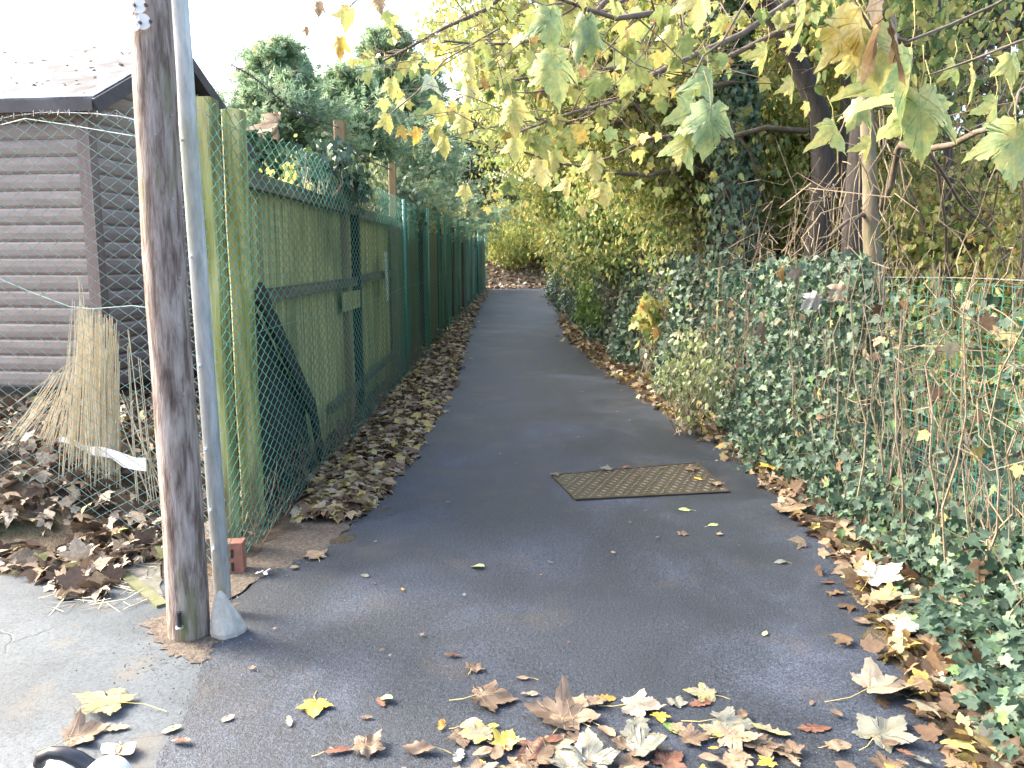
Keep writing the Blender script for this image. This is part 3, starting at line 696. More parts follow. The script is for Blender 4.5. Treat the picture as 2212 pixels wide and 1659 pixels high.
m = MB(); m.add([(-1.60, 4.86, .0), (-1.60, 6.2, .0), (-1.60, 6.05, .48), (-1.60, 4.86, 1.40), (-1.62, 4.86, .0), (-1.62, 6.2, .0), (-1.62, 6.05, .48), (-1.62, 4.86, 1.40)],
                [(0, 1, 2, 3), (7, 6, 5, 4), (0, 4, 5, 1), (1, 5, 6, 2), (2, 6, 7, 3), (3, 7, 4, 0)]); m.obj('sheet_board', M['darkwood'], bf)  # dark sheet filling the triangle below the brace
m = MB(); m.box((-1.595, 8.0, 1.22), (.01, 0, 0), (0, .45, 0), (0, 0, .09)); props(m.obj('sheet_board', M['boards'], bf), 'pale square patch nailed under the middle rail')
m = MB(); m.bar((fl(9.9) - .12, 9.9, 1.72), (fl(9.9) - .12, 9.98, 1.12), .16, .01, (0, 1, 0)); m.obj('plastic_strip', M['galv'], bf)
# brick piece and white scrap at the corner
bp = G(497, 1252); t = thing('hollow_brick', 'red clay brick with two dark slots behind the netting at the corner', 'brick', (bp.x - .02, bp.y + .06, 0))
m = MB(); m.box((bp.x - .01, bp.y + .10, .085), (.052, .008, 0), (-.005, .04, 0), (0, 0, .085)); m.obj('block', M['brick'], t)
for z in (.115, .045):
    m = MB(); m.box((bp.x - .004, bp.y + .058, z), (.005, .001, 0), (0, .004, 0), (0, 0, .022)); m.obj('slot_shade', M['black'], t)  # black blocks on the solid face imitate the shade inside hollow slots
sc = G(568, 1250); m = MB()
for a, b in (((-.03, 0), (.0, .012)), ((.0, .01), (.028, .035)), ((.005, .0), (.03, -.02)), ((-.035, .01), (-.02, -.02))):
    m.bar((sc.x + a[0], sc.y + a[1], .028), (sc.x + b[0], sc.y + b[1], .036 + random.random() * .01), .014, .002, (0, 0, 1) if a[0] > 0 else (0, 1, 0))
props(m.obj('plastic_scrap', M['white'], loc=(sc.x, sc.y, .02)), 'torn white plastic scrap on the path edge by the fence corner', 'litter')

# ================================================================== SHED
C0 = Vector((-3.38, 6.6, 0)); dL = Vector((-.993, .117, 0)); dR = Vector((.117, .993, 0))
ZB, ZE, ZA, GW, LW = .55, 2.89, 3.55, 2.5, 4.4
sh = thing('garden_shed', 'brown wooden garden shed with grey felt roof behind the fence', 'shed', (C0.x, C0.y, ZB))
def clad(a, d, nrm, L, zt_fn, name):
    m = MB(); bh = .135; z = ZB
    prof = [(0, .012), (.15, .024), (.5, .030), (.85, .026), (.97, .014), (1.0, .0)]
    while z < ZA:
        zt = min(z + bh, ZA)
        s0, s1 = zt_fn(z + bh * .5)
        if s1 - s0 < .05: break
        s0, s1 = max(s0, 0), min(s1, L)
        vv = [];
        for t_, o_ in prof:
            for s in (s0, s1): 
                p = a + d * s + nrm * o_; vv.append((p.x, p.y, z + bh * t_))
        m.add(vv, [(2 * i, 2 * i + 1, 2 * i + 3, 2 * i + 2) for i in range(len(prof) - 1)])
        z += bh
    m.obj(name, M['shed'], sh, smooth=False)
clad(C0, dL, -dR, LW, lambda z: (0, LW) if z < ZE else (1, 0), 'side_wall')
half = GW / 2
def gab(z):
    if z < ZE: return 0, GW
    k = (z - ZE) / (ZA - ZE) * half; return k, GW - k
clad(C0, dR, -dL, GW, gab, 'gable_wall')
# solid core so the shed has thickness
m = MB(); c = C0 + dL * LW / 2 + dR * GW / 2; m.box((c.x, c.y, (ZB + ZE) / 2), dL * (LW / 2 - .01), dR * (GW / 2 - .01), (0, 0, (ZE - ZB) / 2)); m.obj('inner_wall', M['barge'], sh)
m = MB(); p = C0 - dR * .035 - dL * .035
m.box((p.x, p.y, (ZB + ZE) / 2), dL * .012, dR * .05, (0, 0, (ZE - ZB) / 2 + .02)); p = C0 - dR * .038 + dL * .03; m.box((p.x, p.y, (ZB + ZE) / 2), dL * .05, dR * .012, (0, 0, (ZE - ZB) / 2 + .02)); m.obj('corner_board', M['shedtrim'], sh)
m = MB(); c = C0 + dL * LW / 2 - dR * 0; m.box((c.x, c.y, ZB - .07), dL * (LW / 2), dR * .03, (0, 0, .07)); c = C0 + dR * half; m.box((c.x, c.y, ZB - .07), dL * .03, dR * half, (0, 0, .07)); m.obj('base_bearer', M['darkwood'], sh)
def roofpt(s, tt, up=0):
    k = abs(tt - half); z = ZA - k * (ZA - ZE) / half + .03 + up; p = C0 + dL * s + dR * tt; return Vector((p.x, p.y, z))
S0, S1, T0, T1 = -.16, LW + .15, -.16, GW + .16
m = MB(); a = [roofpt(S0, T0), roofpt(S1, T0), roofpt(S1, half), roofpt(S0, half)]; b = [q + Vector((0, 0, .03)) for q in a]
m.add(a + b, [(3, 2, 1, 0), (4, 5, 6, 7), (0, 1, 5, 4), (1, 2, 6, 5), (3, 0, 4, 7)])
a = [roofpt(S0, half), roofpt(S1, half), roofpt(S1, T1), roofpt(S0, T1)]; b = [q + Vector((0, 0, .03)) for q in a]
m.add(a + b, [(3, 2, 1, 0), (4, 5, 6, 7), (2, 3, 7, 6), (1, 2, 6, 5), (3, 0, 4, 7)]); m.obj('roof', M['felt'], sh)
m = MB(); m.bar(roofpt(S0 - .012, T0, -.045), roofpt(S0 - .012, half, -.045), .11, .02, (0, 0, 1)); m.bar(roofpt(S0 - .012, half, -.045), roofpt(S0 - .012, T1, -.045), .11, .02, (0, 0, 1)); m.obj('bargeboard', M['barge'], sh)
m = MB(); m.bar(roofpt(S0, T0 - .012, -.03), roofpt(S1, T0 - .012, -.03), .09, .02, (0, 0, 1)); m.obj('fascia', M['barge'], sh)
P = []; 
for _ in range(110):
    tt = random.uniform(T0, half); s = random.choice([random.uniform(S0, S1), random.uniform(.2, 2.4)]); P.append(roofpt(s, tt, .035))
n = len(P); N, T = orient('pile', n); o = leaves('roof_debris', SYCLO, np.array(P), N, T, RNG.uniform(.015, .045, n), M['litterpale'], sh); props(o, kind='stuff')

# reed screen fan
rd = thing('reed_screen', 'fanned bundle of straw-coloured reeds leaning behind the netting by the shed', 'reed screen', W(200, 1100, 4.95))
m = MB()
def reed(u0, v0, u1, v1, Y, r=.0028):
    a, b = W(u0, v0, Y), W(u1, v1, Y + random.uniform(.0, .35)); c = (a + b) / 2 + Vector((random.uniform(-.012, .012), 0, 0)); m.tube([a, c, b], [r, r, r * .7], 4, False)
for _ in range(170):
    s = random.random() ** .9; Y = random.uniform(4.72, 4.98)
    reed(lerp(120, 262, s) + random.gauss(0, 6), random.uniform(1090, 1165), lerp(158, 254, s) + random.gauss(0, 5), lerp(640, 690, s) + random.expovariate(1 / 45.), Y, random.uniform(.002, .0036))
for _ in range(60):
    s = random.random(); Y = random.uniform(4.85, 5.1)
    reed(lerp(-20, 150, s), lerp(1000, 1130, s) + random.uniform(-30, 10), lerp(118, 175, s) + random.gauss(0, 5), lerp(800, 760, s) + random.expovariate(1 / 50.), Y, random.uniform(.0022, .004))
for u0, v0, u1, v1 in [(330, 1130, 275, 700), (345, 1150, 300, 760), (300, 1130, 280, 740), (350, 1060, 262, 830), (340, 1120, 255, 900), (215, 1000, 172, 598), (200, 1150, 172, 600), (30, 870, 210, 720), (310, 1170, 330, 1000), (250, 1165, 260, 1050), (285, 1190, 310, 1080)]:
    for _ in range(2): reed(u0 + random.gauss(0, 3), v0, u1 + random.gauss(0, 3), v1 + random.uniform(0, 20), 4.7, .003)
m.obj('reeds', M['reed'], rd)
# white strip
a, b = W(128, 950, 5.0), W(315, 1008, 4.62); m = MB(); d = (b - a)
vv = []; ff = []; 
for i in range(9):
    t_ = i / 8; c = a + d * t_ + Vector((0, 0, .012 * math.sin(i * 1.7))); w = lerp(.012, .042, t_) * (1 + .2 * math.sin(i * 2.3))
    vv += [c + Vector((0, 0, w)), c - Vector((0, 0, w)), c + Vector((0, .02, w)), c - Vector((0, -.02, w))]
for i in range(8):
    q = 4 * i; ff += [(q, q + 4, q + 5, q + 1), (q + 3, q + 7, q + 6, q + 2), (q, q + 2, q + 6, q + 4), (q + 1, q + 5, q + 7, q + 3)]
ff += [(0, 1, 3, 2), (32, 34, 35, 33)]; m.add(vv, ff)
props(m.obj('plastic_strip', M['white'], loc=a), 'crumpled white strip lying across the reeds behind the netting', 'strip')
# wooden edging flush with the ground
a, b = G(262, 1240), G(352, 1312); m = MB(); m.bar((a.x, a.y, .002), (b.x, b.y, .002), .055, .03, (1, 1, 0)); props(m.obj('timber_edging', M['slabmoss'], loc=a), 'mossy timber edging set in the ground left of the brown pole', 'edging')
wp = [G(u, v) for u, v in [(262, 1232), (352, 1305), (352, 1200), (300, 1192), (230, 1180)]]
patch('pavement', wp, .007, 'slab', .012)

# ================================================================== DRAIN COVER
cr = [G(1192, 1032), G(1505, 1005), G(1575, 1068), G(1243, 1085)]
o_ = cr[0].copy(); t = thing('drain_cover', 'wet rusty chequered metal access cover set in the path', 'drain cover', (o_.x, o_.y, .014))
def bil(a, b, z): 
    p = (cr[0] * (1 - a) + cr[1] * a) * (1 - b) + (cr[3] * (1 - a) + cr[2] * a) * b; return Vector((p.x, p.y, z))
m = MB(); vv = [bil(a, b, .021) for a, b in ((.0, 0), (1, 0), (1, 1), (0, 1))] + [bil(a, b, .0) for a, b in ((0, 0), (1, 0), (1, 1), (0, 1))]
m.add(vv, [(3, 2, 1, 0), (0, 1, 5, 4), (1, 2, 6, 5), (2, 3, 7, 6), (3, 0, 4, 7)]); m.obj('plate', M['ironwet'], t)
m = MB()
for (a0, b0, a1, b1) in ((0, 0, 1, 0), (1, 0, 1, 1), (1, 1, 0, 1), (0, 1, 0, 0)):
    p, q = bil(a0, b0, .022), bil(a1, b1, .022); m.bar(p, q, .012, .006, (0, 0, 1) if False else None)
m.obj('frame', M['ironwet'], t)
m = MB(); NA, NB = 34, 12
for i in range(NA):
    for j in range(NB):
        if (i + j) % 2: continue
        p = bil((i + .7) / (NA + .6), (j + .7) / (NB + .6), .0235); sg = 1 if (i // 1 + j) % 4 < 2 else -1
        dv = Vector((.013, -.012 * sg, 0)); m.bar(p - dv, p + dv, .0055, .004)
props(m.obj('tread', M['stud'], t), kind='stuff')

# ================================================================== RIGHT MESH FENCE
rf_ = thing('mesh_fence', 'low green welded mesh fence overgrown with ivy on the right', 'fence', (2.3, 3, 0))
m = MB(); ysr = list(np.arange(1.2, 28, .3))
for k in range(30):
    z = .05 + k * .05
    m.tube([(fr(y) + .012 * math.sin(y * 2 + z), y, zbase(y) + z * (1 + .01 * math.sin(y * 3))) for y in ysr], .0021, 3, False)
y = 1.2
while y < 28:
    m.tube([(fr(y), y, zbase(y)), (fr(y), y, zbase(y) + 1.5)], .0021, 3, False); y += .085 if y < 9 else .2
m.obj('mesh', M['mesh2'], rf_)
wire_obj('top_wire', [(fr(y) - .01, y, zbase(y) + 1.51 + .01 * math.sin(y * 2)) for y in ysr], .0028, 'barb', rf_)
for yy in (2.0, 5.35, 8.6, 11.8, 15.0, 18.4, 22, 26):
    m = MB(); m.box((fr(yy) + .04, yy, zbase(yy) + .75), (.03, 0, 0), (0, .03, 0), (0, 0, .85)); m.obj('post', M['brownpost'], rf_)

# ================================================================== IVY, CLIMBERS AND GROUND COVER ON THE RIGHT
def dens(y, z):
    a = .17 + .72 * math.exp(-((y - 5.7) / .75) ** 2) + .5 * math.exp(-((y - 9.2) / .45) ** 2) + .45 * math.exp(-((y - 12.2) / .7) ** 2) + .5 * math.exp(-((y - 17) / 2) ** 2)
    a += .3 * math.sin(y * 5.1 + z * 3) * math.sin(z * 4.3 + y)
    if y > 13: a += .30
    if y < 4.9 and z > .55: a *= .42 * (1 - .3 * (z > 1.0))
    if z < .45: a += .5
    return a
P = []; 
while len(P) < 38000:
    y = 1.4 + 26.6 * random.random() ** 1.9; z = random.uniform(0, 1.62 if y > 4.9 else 1.45)
    if random.random() > dens(y, z): continue
    th = .10 + .22 * max(0, 1 - z / 1.1) + .12 * math.sin(y * 2.2) * (y > 5)
    if 4.9 < y < 6.6: th += .12
    P.append((fr(y) - random.random() * th + random.gauss(0, .05), y, zbase(y) + z + random.gauss(0, .03)))
P = np.array(P); n = len(P); near = P[:, 1] < 9
ivt = thing('ivy_hedge', 'dark ivy hedge covering the low mesh fence right of the path', 'hedge', (2.3, 3, 0))
for nm, sel, tm, s in (('ivy', near, IVY, (.035, .075)), ('ivy', ~near, IVYLO, (.05, .09))):
    q = P[sel]; N, T = orient('wall', len(q)); leaves(nm, tm, q, N, T, s[0] + (s[1] - s[0]) * RNG.random(len(q)) ** 1.6 * 1.15, M['ivy'], ivt)
# woody stems of the ivy and dead climbers
m = MB()
for _ in range(820):
    y = 1.8 + 22 * random.random() ** 1.6; z = zbase(y); x = fr(y) + random.uniform(-.26, .06); pts = []; h = random.uniform(.5, 1.65); yy = y; xx = x; k = 7
    if 3 < y < 5.2 and random.random() < .3: h = 1.6
    for i in range(k + 1):
        pts.append((xx, yy, z + h * i / k)); yy += random.gauss(.012, .06); xx += random.gauss(0, .03)
    r = random.choice([.0018, .0022, .003, .004, .0065]); m.tube(pts, [r * (1 - .08 * i) for i in range(k + 1)], 4, False)
for _ in range(1100):
    y = 2.2 + 20 * random.random() ** 1.5; a = np.array([fr(y) + random.uniform(-.25, .05), y, zbase(y) + random.uniform(.3, 1.7)]); b = a + RNG.normal(size=3) * np.array([.12, .3, .22])
    m.tube(jitline(a, b, 4, .08, -.1), [.003, .0028, .0022, .0018, .0012], 3, False)
m.obj('dead_stems', M['vine'], ivt)
# dead bramble tangle on top of the hedge
t = thing('bramble_tangle', 'tangle of bare tan bramble stems above the middle of the hedge', 'brambles', (2.6, 9, 0)); m = MB()
for _ in range(330):
    y = random.uniform(6.8, 16); a = np.array([fr(y) + random.uniform(-.05, .9), y, zbase(y) + random.uniform(1.1, 2.3)]); b = a + RNG.normal(size=3) * np.array([.4, .7, .35])
    m.tube(jitline(a, b, 5, .06, random.uniform(-.05, .18)), [.0055, .005, .004, .0035, .003, .0015], 3, False)
for _ in range(60):
    y = random.uniform(6, 14); m.tube(jitline((fr(y) + .3, y, .1), (fr(y) + random.uniform(-.1, .8), y + random.uniform(-.5, .5), random.uniform(1.8, 2.7)), 5, .04), [.007, .006, .006, .005, .004, .002], 4, False)
m.obj('stems', M['vine'], t)
# light green bramble bush
def bush(name, label, c, rad, n, ncl, sig, mat, tm, size, cat='bush', mode='droop', group=None, gz=None, sz=None):
    c = Vector(c); gz = Zg(c.x, c.y) if gz is None else gz; t = thing(name, label, cat, (c.x, c.y, gz), group)
    pts, cc = cloud(c, rad, n, ncl, sig); pts[:, 2] = np.maximum(pts[:, 2], gz + .02)
    m = MB()
    for q in cc: m.tube(jitline((c.x + random.gauss(0, .05), c.y + random.gauss(0, .05), gz) if sz is None else (q[0], q[1] + random.gauss(0, .3), sz), q, 4, .07, .03), [.006, .005, .004, .003, .002], 3, False)
    m.obj('stems', M['vine'], t); N, T = orient(mode, len(pts)); leaves('leaves', tm, pts, N, T, RNG.uniform(size[0], size[1], len(pts)), M[mat], t); return t
c = W(1475, 800, 7.3); bush('bramble_bush', 'pale green leafy bramble growing through the hedge', (c.x + .05, 7.3, .55), (.28, .55, .42), 560, 44, .07, 'pale', OVAL, (.04, .07))
c = W(1440, 900, 7.2)
c = W(1245, 665, 15.5); bush('nettle_patch', 'bright green weeds at the foot of the far hedge', (fr(15.5) - .22, 15.5, .75), (.25, 1.4, .55), 1500, 60, .09, 'green', OVAL, (.06, .10), cat='weeds')
c = W(1325, 690, 10.6); bush('yellow_shoot', 'shoot of yellow leaves poking out of the hedge', (fr(10.6) - .22, 10.6, .95), (.16, .4, .38), 150, 16, .07, 'syc', SYCLO, (.09, .14), cat='shoot')
c = W(850, 1005, 6.5)
# dead leaves caught in the hedge
P = np.array([(fr(y) - random.uniform(-.05, .3), y, zbase(y) + random.uniform(.05, 1.45)) for y in [2.5 + 14 * random.random() ** 1.5 for _ in range(260)]]); n = len(P); N, T = orient('wall', n)
props(leaves('dead_leaves', SYC, P, N, T, RNG.uniform(.035, .08, n), M['litter'], ivt), kind='stuff')
# ground ivy
P = []
while len(P) < 15500:
    y = 1.6 + 6.5 * random.random() ** 1.3; x = random.uniform(path_r(y) + .12, fr(y) + 1.2)
    e = x - path_r(y)
    if e < .10 + .22 * (y > 3.4) + .12 * math.sin(y * 9) and random.random() > .12: continue
    P.append((x, y, zbase(y) + random.random() ** .8 * min(.30, .06 + .35 * e) + .01))
P = np.array(P); n = len(P); N = rdir(n) * .7 + np.array([-.25, -.35, 1]); T = rdir(n) * np.array([1, 1, .4]) + np.array([-.3, -.4, -.2])
props(leaves('ground_ivy', IVY, P, N, T, RNG.uniform(.035, .075, n), M['ivy']), 'low ivy spreading between the path edge and the mesh fence', 'ivy', kind='stuff')

# ================================================================== LEAF LITTER (uncountable)
def litter(name, label, fn, n, mat, size, tm=SYC, mode='pile', lift=.07):
    P = np.array([fn() for _ in range(n)]); N, T = orient(mode, n); P[:, 2] += RNG.random(n) * lift + .012
    return props(leaves(name, tm, P, N, T, RNG.uniform(size[0], size[1], n), M[mat]), label, 'leaf litter', kind='stuff')
def left_strip():
    y = 4.75 + 27 * random.random() ** 1.6; a = fl(y) - .10 + .18 * max(0, 5.8 - y); b = path_l(y) + .03 - .10 * max(0, 5.4 - y); s = random.random() ** .9
    if y < 5 and random.random() < .55: y += .9
    x = lerp(a, b, s) + (random.random() < .06) * random.uniform(0, .15); return (x, y, zbase(y) + .06 * (1 - abs(2 * s - 1)))
litter('leaf_litter', 'drift of brown and yellow leaves along the foot of the chain-link fence', left_strip, 5600, 'litter', (.035, .09), SYC, 'flat', .035)
def right_strip():
    y = 1.9 + 27 * random.random() ** 1.6; a = path_r(y) - .02; b = fr(y) + .1; s = random.random() ** 1.5
    x = lerp(a, b, s) - (random.random() < .07) * random.uniform(0, .18); return (x, y, zbase(y) + .03 * s)
litter('leaf_litter', 'drift of fallen leaves between the path and the ivy on the right', right_strip, 3400, 'litter', (.04, .10), SYC, 'pile', .035)
def far_bank():
    y = 31.5 + 9 * random.random() ** 1.5; x = random.uniform(-5, 9); return (x, y, Zg(x, y))
litter('leaf_litter', 'rusty brown leaves covering the bank at the far end of the path', far_bank, 7000, 'litterpale', (.08, .16), SYCLO)
def shed_ground():
    while True:
        x = random.uniform(-5.5, -1.7); y = random.uniform(4.0, 7.6); f_ = interp(x, [(-5.2, 5.4), (-2.8, 4.6), (-2.0, 4.28), (-1.47, 3.93)])
        if y > f_ - .25 + .1 * math.sin(x * 7): return (x, y, Zg(x, y))
litter('leaf_litter', 'pale dry leaves and debris heaped behind the netting by the shed', shed_ground, 4200, 'litterpale', (.035, .10))
def front_left():
    u = random.uniform(-40, 345) ; v0 = interp(u, [(-40, 1080), (100, 1130), (340, 1190)]); v1 = interp(u, [(-40, 1235), (60, 1240), (150, 1300), (220, 1290), (290, 1215), (345, 1200)])
    p = G(u, lerp(v0, v1, random.random() ** 1.3)); return (p.x, p.y, 0.0)
litter('leaf_litter', 'heap of curled brown leaves on the old tarmac in front of the netting', front_left, 620, 'litterpale', (.045, .12), SYC, 'pile', .04)
def twigf():
    u = random.uniform(120, 350); v = random.uniform(1150, 1330); p = G(u, v); return p
m = MB()
for _ in range(120):
    p = twigf(); a = random.random() * 6.28; L = random.uniform(.02, .09); d = Vector((math.cos(a), math.sin(a), random.uniform(-.1, .2))) * L; m.tube([p + Vector((0, 0, .012)) - d, p + Vector((0, 0, .016)) + d], .0018, 3, False)
props(m.obj('straw_litter', M['reed']), 'broken bits of straw scattered on the ground below the reeds', 'straw', kind='stuff')
# grit and small stones round the pole and along the asphalt edge
m = MB()
for _ in range(520):
    u = random.gauss(400, 75); v = random.gauss(1395, 70)
    if random.random() < .4: s = random.random(); u = lerp(345, 760, s) + random.gauss(0, 12); v = interp(u, [(345, 1659), (430, 1450), (505, 1290), (570, 1243), (700, 1190), (800, 1105)]) + random.gauss(0, 8)
    p = G(u, v); r = random.uniform(.0015, .0055); a = random.random() * 3
    vv = [p + Vector((math.cos(a + i * 1.57) * r, math.sin(a + i * 1.57) * r, .016)) for i in range(4)] + [p + Vector((0, 0, .016 + r * 1.2))]
    m.add(vv, [(0, 1, 4), (1, 2, 4), (2, 3, 4), (3, 0, 4)])
props(m.obj('loose_grit', M['slab']), 'loose grit and tiny stones round the foot of the pole', 'grit', kind='stuff')
# dead weeds behind / in the netting
m = MB()
for _ in range(420):
    y = random.uniform(4.3, 13); x = fl(y) - random.uniform(-.02, .16); z = zbase(y); h = random.uniform(.12, .5)
    m.tube(jitline((x, y, z), (x + random.gauss(0, .08), y + random.gauss(0, .25), z + h), 4, .08), [.002] * 4 + [.001], 3, False)
props(m.obj('dead_weeds', M['vine']), 'dry grey weeds tangled in the bottom of the chain-link', 'weeds', kind='stuff')

# ================================================================== SINGLE FALLEN LEAVES
def leaf_mesh(name, tm, seed, curl=1.0, serr=.02):
    r = random.Random(seed); tv, tf = tm; v = []
    for x, y, z in tv: v.append((x + r.uniform(-serr, serr), y + r.uniform(-serr, serr), z * curl + r.uniform(-.02, .04)))
    return v, tf
TM = {'syc': SYC, 'oak': OAK, 'oval': OVAL}
HERO = [ # u, v, px length, heading deg (0 = tip to the right, 90 = tip away), kind, colour, stalk px, label
 (1070, 1520, 78, 0, 'syc', 'brown', 60, 'brown lobed leaf with a long stalk pointing left, left of the leaf cluster'),
 (1190, 1560, 95, 160, 'syc', 'brown', 40, 'wide flat brown leaf at the left of the central leaf pile'),
 (1235, 1545, 90, 60, 'syc', 'tan', 45, 'broad tan lobed leaf at the top of the central pile'),
 (1390, 1540, 72, -10, 'syc', 'cream', 60, 'curled creamy white leaf with yellow stalk right of the central pile'),
 (1305, 1520, 45, 10, 'oak', 'orange', 0, 'small orange oak leaf touching the creamy white leaf'),
 (1095, 1608, 55, 70, 'syc', 'yellow', 0, 'bright yellow ragged leaf left of the white feather-shaped leaf'),
 (1115, 1610, 62, -35, 'oak', 'white', 0, 'narrow white leaf beside the bright yellow leaf'),
 (1150, 1645, 75, -140, 'syc', 'red', 20, 'reddish brown leaf below the narrow white leaf'),
 (1270, 1648, 105, 85, 'syc', 'grey', 40, 'large grey-green leaf at the bottom of the central pile'),
 (1215, 1652, 65, 120, 'syc', 'grey', 0, 'smaller grey-green leaf left of the large one at the bottom'),
 (1235, 1605, 72, 5, 'oak', 'brown', 15, 'long brown oak leaf lying on the grey-green leaf'),
 (1310, 1590, 52, -60, 'oval', 'tan', 30, 'oval tan leaf with a dark hole'),
 (1350, 1612, 50, 175, 'oval', 'tan', 25, 'thin tan leaf with stalk to the right of the pile'),
 (1395, 1600, 42, 20, 'oak', 'brown', 0, 'small brown oak leaf under the creamy white leaf'),
 (1400, 1632, 68, 10, 'syc', 'grey', 0, 'pale grey-brown folded leaf near the bottom edge'),
 (1450, 1652, 60, 40, 'syc', 'red', 0, 'dark red leaf at the bottom edge'),
 (1448, 1583, 45, -75, 'oval', 'green', 22, 'dull green oval leaf with a short stalk'),
 (1510, 1510, 52, 165, 'syc', 'mottled', 45, 'yellow and grey leaf with stalk pointing right'),
 (1515, 1530, 52, 190, 'oak', 'red', 0, 'rusty leaf tucked under the yellow and grey leaf'),
 (1462, 1525, 36, 60, 'syc', 'grey', 0, 'small two-pointed grey leaf on bare asphalt'),
 (1585, 1575, 72, -10, 'syc', 'grey', 75, 'grey leaf with a long yellow stalk running left'),
 (1600, 1615, 70, -20, 'syc', 'tan', 30, 'pinkish tan leaf just below the grey long-stalked leaf'),
 (1660, 1590, 75, -30, 'oak', 'mottled', 55, 'long olive and yellow leaf on the right of the path'),
 (1755, 1585, 70, 5, 'oak', 'red', 0, 'dark reddish oak leaf on the right of the path'),
 (1690, 1640, 70, -25, 'oak', 'tan', 40, 'pinkish leaf near the bottom right of the path'),
 (1810, 1622, 48, 0, 'oval', 'tan', 30, 'small heart-shaped cream leaf with stalk pointing left'),
 (1925, 1500, 115, 15, 'syc', 'cream', 110, 'large pale yellow curled leaf with a very long stalk'),
 (1915, 1590, 105, 35, 'syc', 'grey', 65, 'large silvery grey upturned leaf at the path edge'),
 (1932, 1330, 70, -15, 'syc', 'mottled', 25, 'buff and yellow leaf resting on the ivy edge'),
 (1905, 1280, 78, 20, 'syc', 'white', 20, 'white and grey curled leaf at the edge of the ivy'),
 (1955, 1385, 48, 60, 'syc', 'white', 0, 'small bright white leaf by the ivy'),
 (1940, 1195, 52, -100, 'syc', 'orange', 0, 'orange-yellow leaf on the litter beside the ivy'),
 (1745, 1065, 34, 90, 'syc', 'white', 0, 'small white leaf standing at the hedge foot'),
 (1715, 1108, 66, 0, 'syc', 'tan', 0, 'big tan rounded leaf at the hedge foot'),
 (1665, 1030, 40, 45, 'syc', 'gold', 20, 'golden leaf at the hedge foot beyond the drain cover'),
 (1720, 585, 0, 0, '', '', 0, ''),
 (215, 1530, 95, 170, 'syc', 'mottled', 110, 'yellow and grey leaf with a long stalk on the old tarmac'),
 (240, 1628, 50, 150, 'oval', 'cream', 0, 'cream oval leaf near the black handle'),
 (272, 1630, 62, -50, 'oval', 'tan', 15, 'curled tan leaf near the black handle'),
 (245, 1580, 55, 10, 'oak', 'tan', 0, 'faded brown leaf pressed flat on the old tarmac'),
 (190, 1590, 70, 40, 'syc', 'brown', 60, 'crumpled brown leaf with dark stalk on the old tarmac'),
 (370, 1583, 36, 30, 'oval', 'palegreen', 0, 'pale green leaf at the asphalt joint'),
 (390, 1612, 44, -10, 'oak', 'red', 0, 'rusty pink leaf at the asphalt joint'),
 (155, 1290, 66, 15, 'oval', 'tan', 30, 'pale curled leaf with straight stalk below the leaf heap'),
 (680, 1540, 58, -80, 'syc', 'gold', 50, 'golden curled leaf with an upright stalk, left half of the path'),
 (625, 1568, 34, -70, 'oak', 'cream', 0, 'small cream leaf left of the golden curled leaf'),
 (492, 1562, 28, 40, 'oval', 'cream', 0, 'tiny slim cream leaf left of the path centre'),
 (822, 1525, 36, -60, 'oak', 'red', 0, 'small orange-brown leaf joined to a pale green one'),
 (835, 1520, 32, -40, 'oval', 'palegreen', 0, 'pale green leaf joined to a small orange-brown leaf'),
 (790, 1558, 26, 0, 'oak', 'brown', 0, 'small brown fragment left of the path centre'),
 (728, 1632, 55, 15, 'oak', 'red', 25, 'red-brown leaf at the bottom left of the path'),
 (800, 1622, 60, 60, 'syc', 'brown', 0, 'crisp brown leaf standing near the bottom of the path'),
 (910, 1632, 70, 175, 'oak', 'brown', 30, 'brown oak leaf near the bottom centre'),
 (953, 1578, 34, 80, 'oak', 'orange', 0, 'small bright orange leaf near the bottom centre'),
 (1015, 1578, 45, 5, 'oval', 'mottled', 22, 'mottled oval leaf with a straight stalk'),
 (1000, 1610, 44, -80, 'syc', 'brown', 18, 'round brown leaf below the mottled oval leaf'),
 (990, 1645, 50, 80, 'oak', 'white', 0, 'whitish oak leaf at the bottom edge'),
 (1065, 1578, 22, 0, 'oval', 'yellow', 12, 'tiny round yellow leaf'),
 (1130, 1473, 26, 175, 'oval', 'tan', 20, 'small teardrop cream leaf with stalk in mid path'),
 (1027, 1450, 32, 60, 'syc', 'brown', 12, 'small brown lobed leaf above the leaf cluster'),
 (1142, 1508, 36, 0, 'oak', 'cream', 0, 'thin wavy white leaf above the central pile'),
 (975, 1424, 34, 0, 'oak', 'red', 0, 'flat rusty leaf in the middle of the path'),
 (1033, 1232, 28, 170, 'oval', 'palegreen', 0, 'pale green and cream leaf in the middle of the path'),
 (788, 1250, 22, -40, 'oval', 'grey', 0, 'small grey leaf left of the path centre'),
 (678, 1205, 46, 120, 'syc', 'tan', 20, 'pale tan leaf at the path edge near the fence corner'),
 (1540, 1140, 22, 20, 'oval', 'palegreen', 12, 'small yellow-green leaf in front of the drain cover'),
 (1475, 1158, 20, 60, 'syc', 'brown', 0, 'tiny brown pointed leaf in front of the drain cover'),
 (1480, 1107, 26, 170, 'oval', 'palegreen', 12, 'slim green leaf just below the drain cover'),
 (1785, 1265, 30, 10, 'oak', 'red', 0, 'rust-red leaf near the right edge of the path'),
 (1685, 1222, 22, 180, 'oval', 'grey', 14, 'small grey leaf with stalk near the right edge'),
 (1862, 1352, 32, 170, 'oval', 'tan', 22, 'tan seed-shaped leaf beside the buff and yellow leaf'),
]
K_ = 0
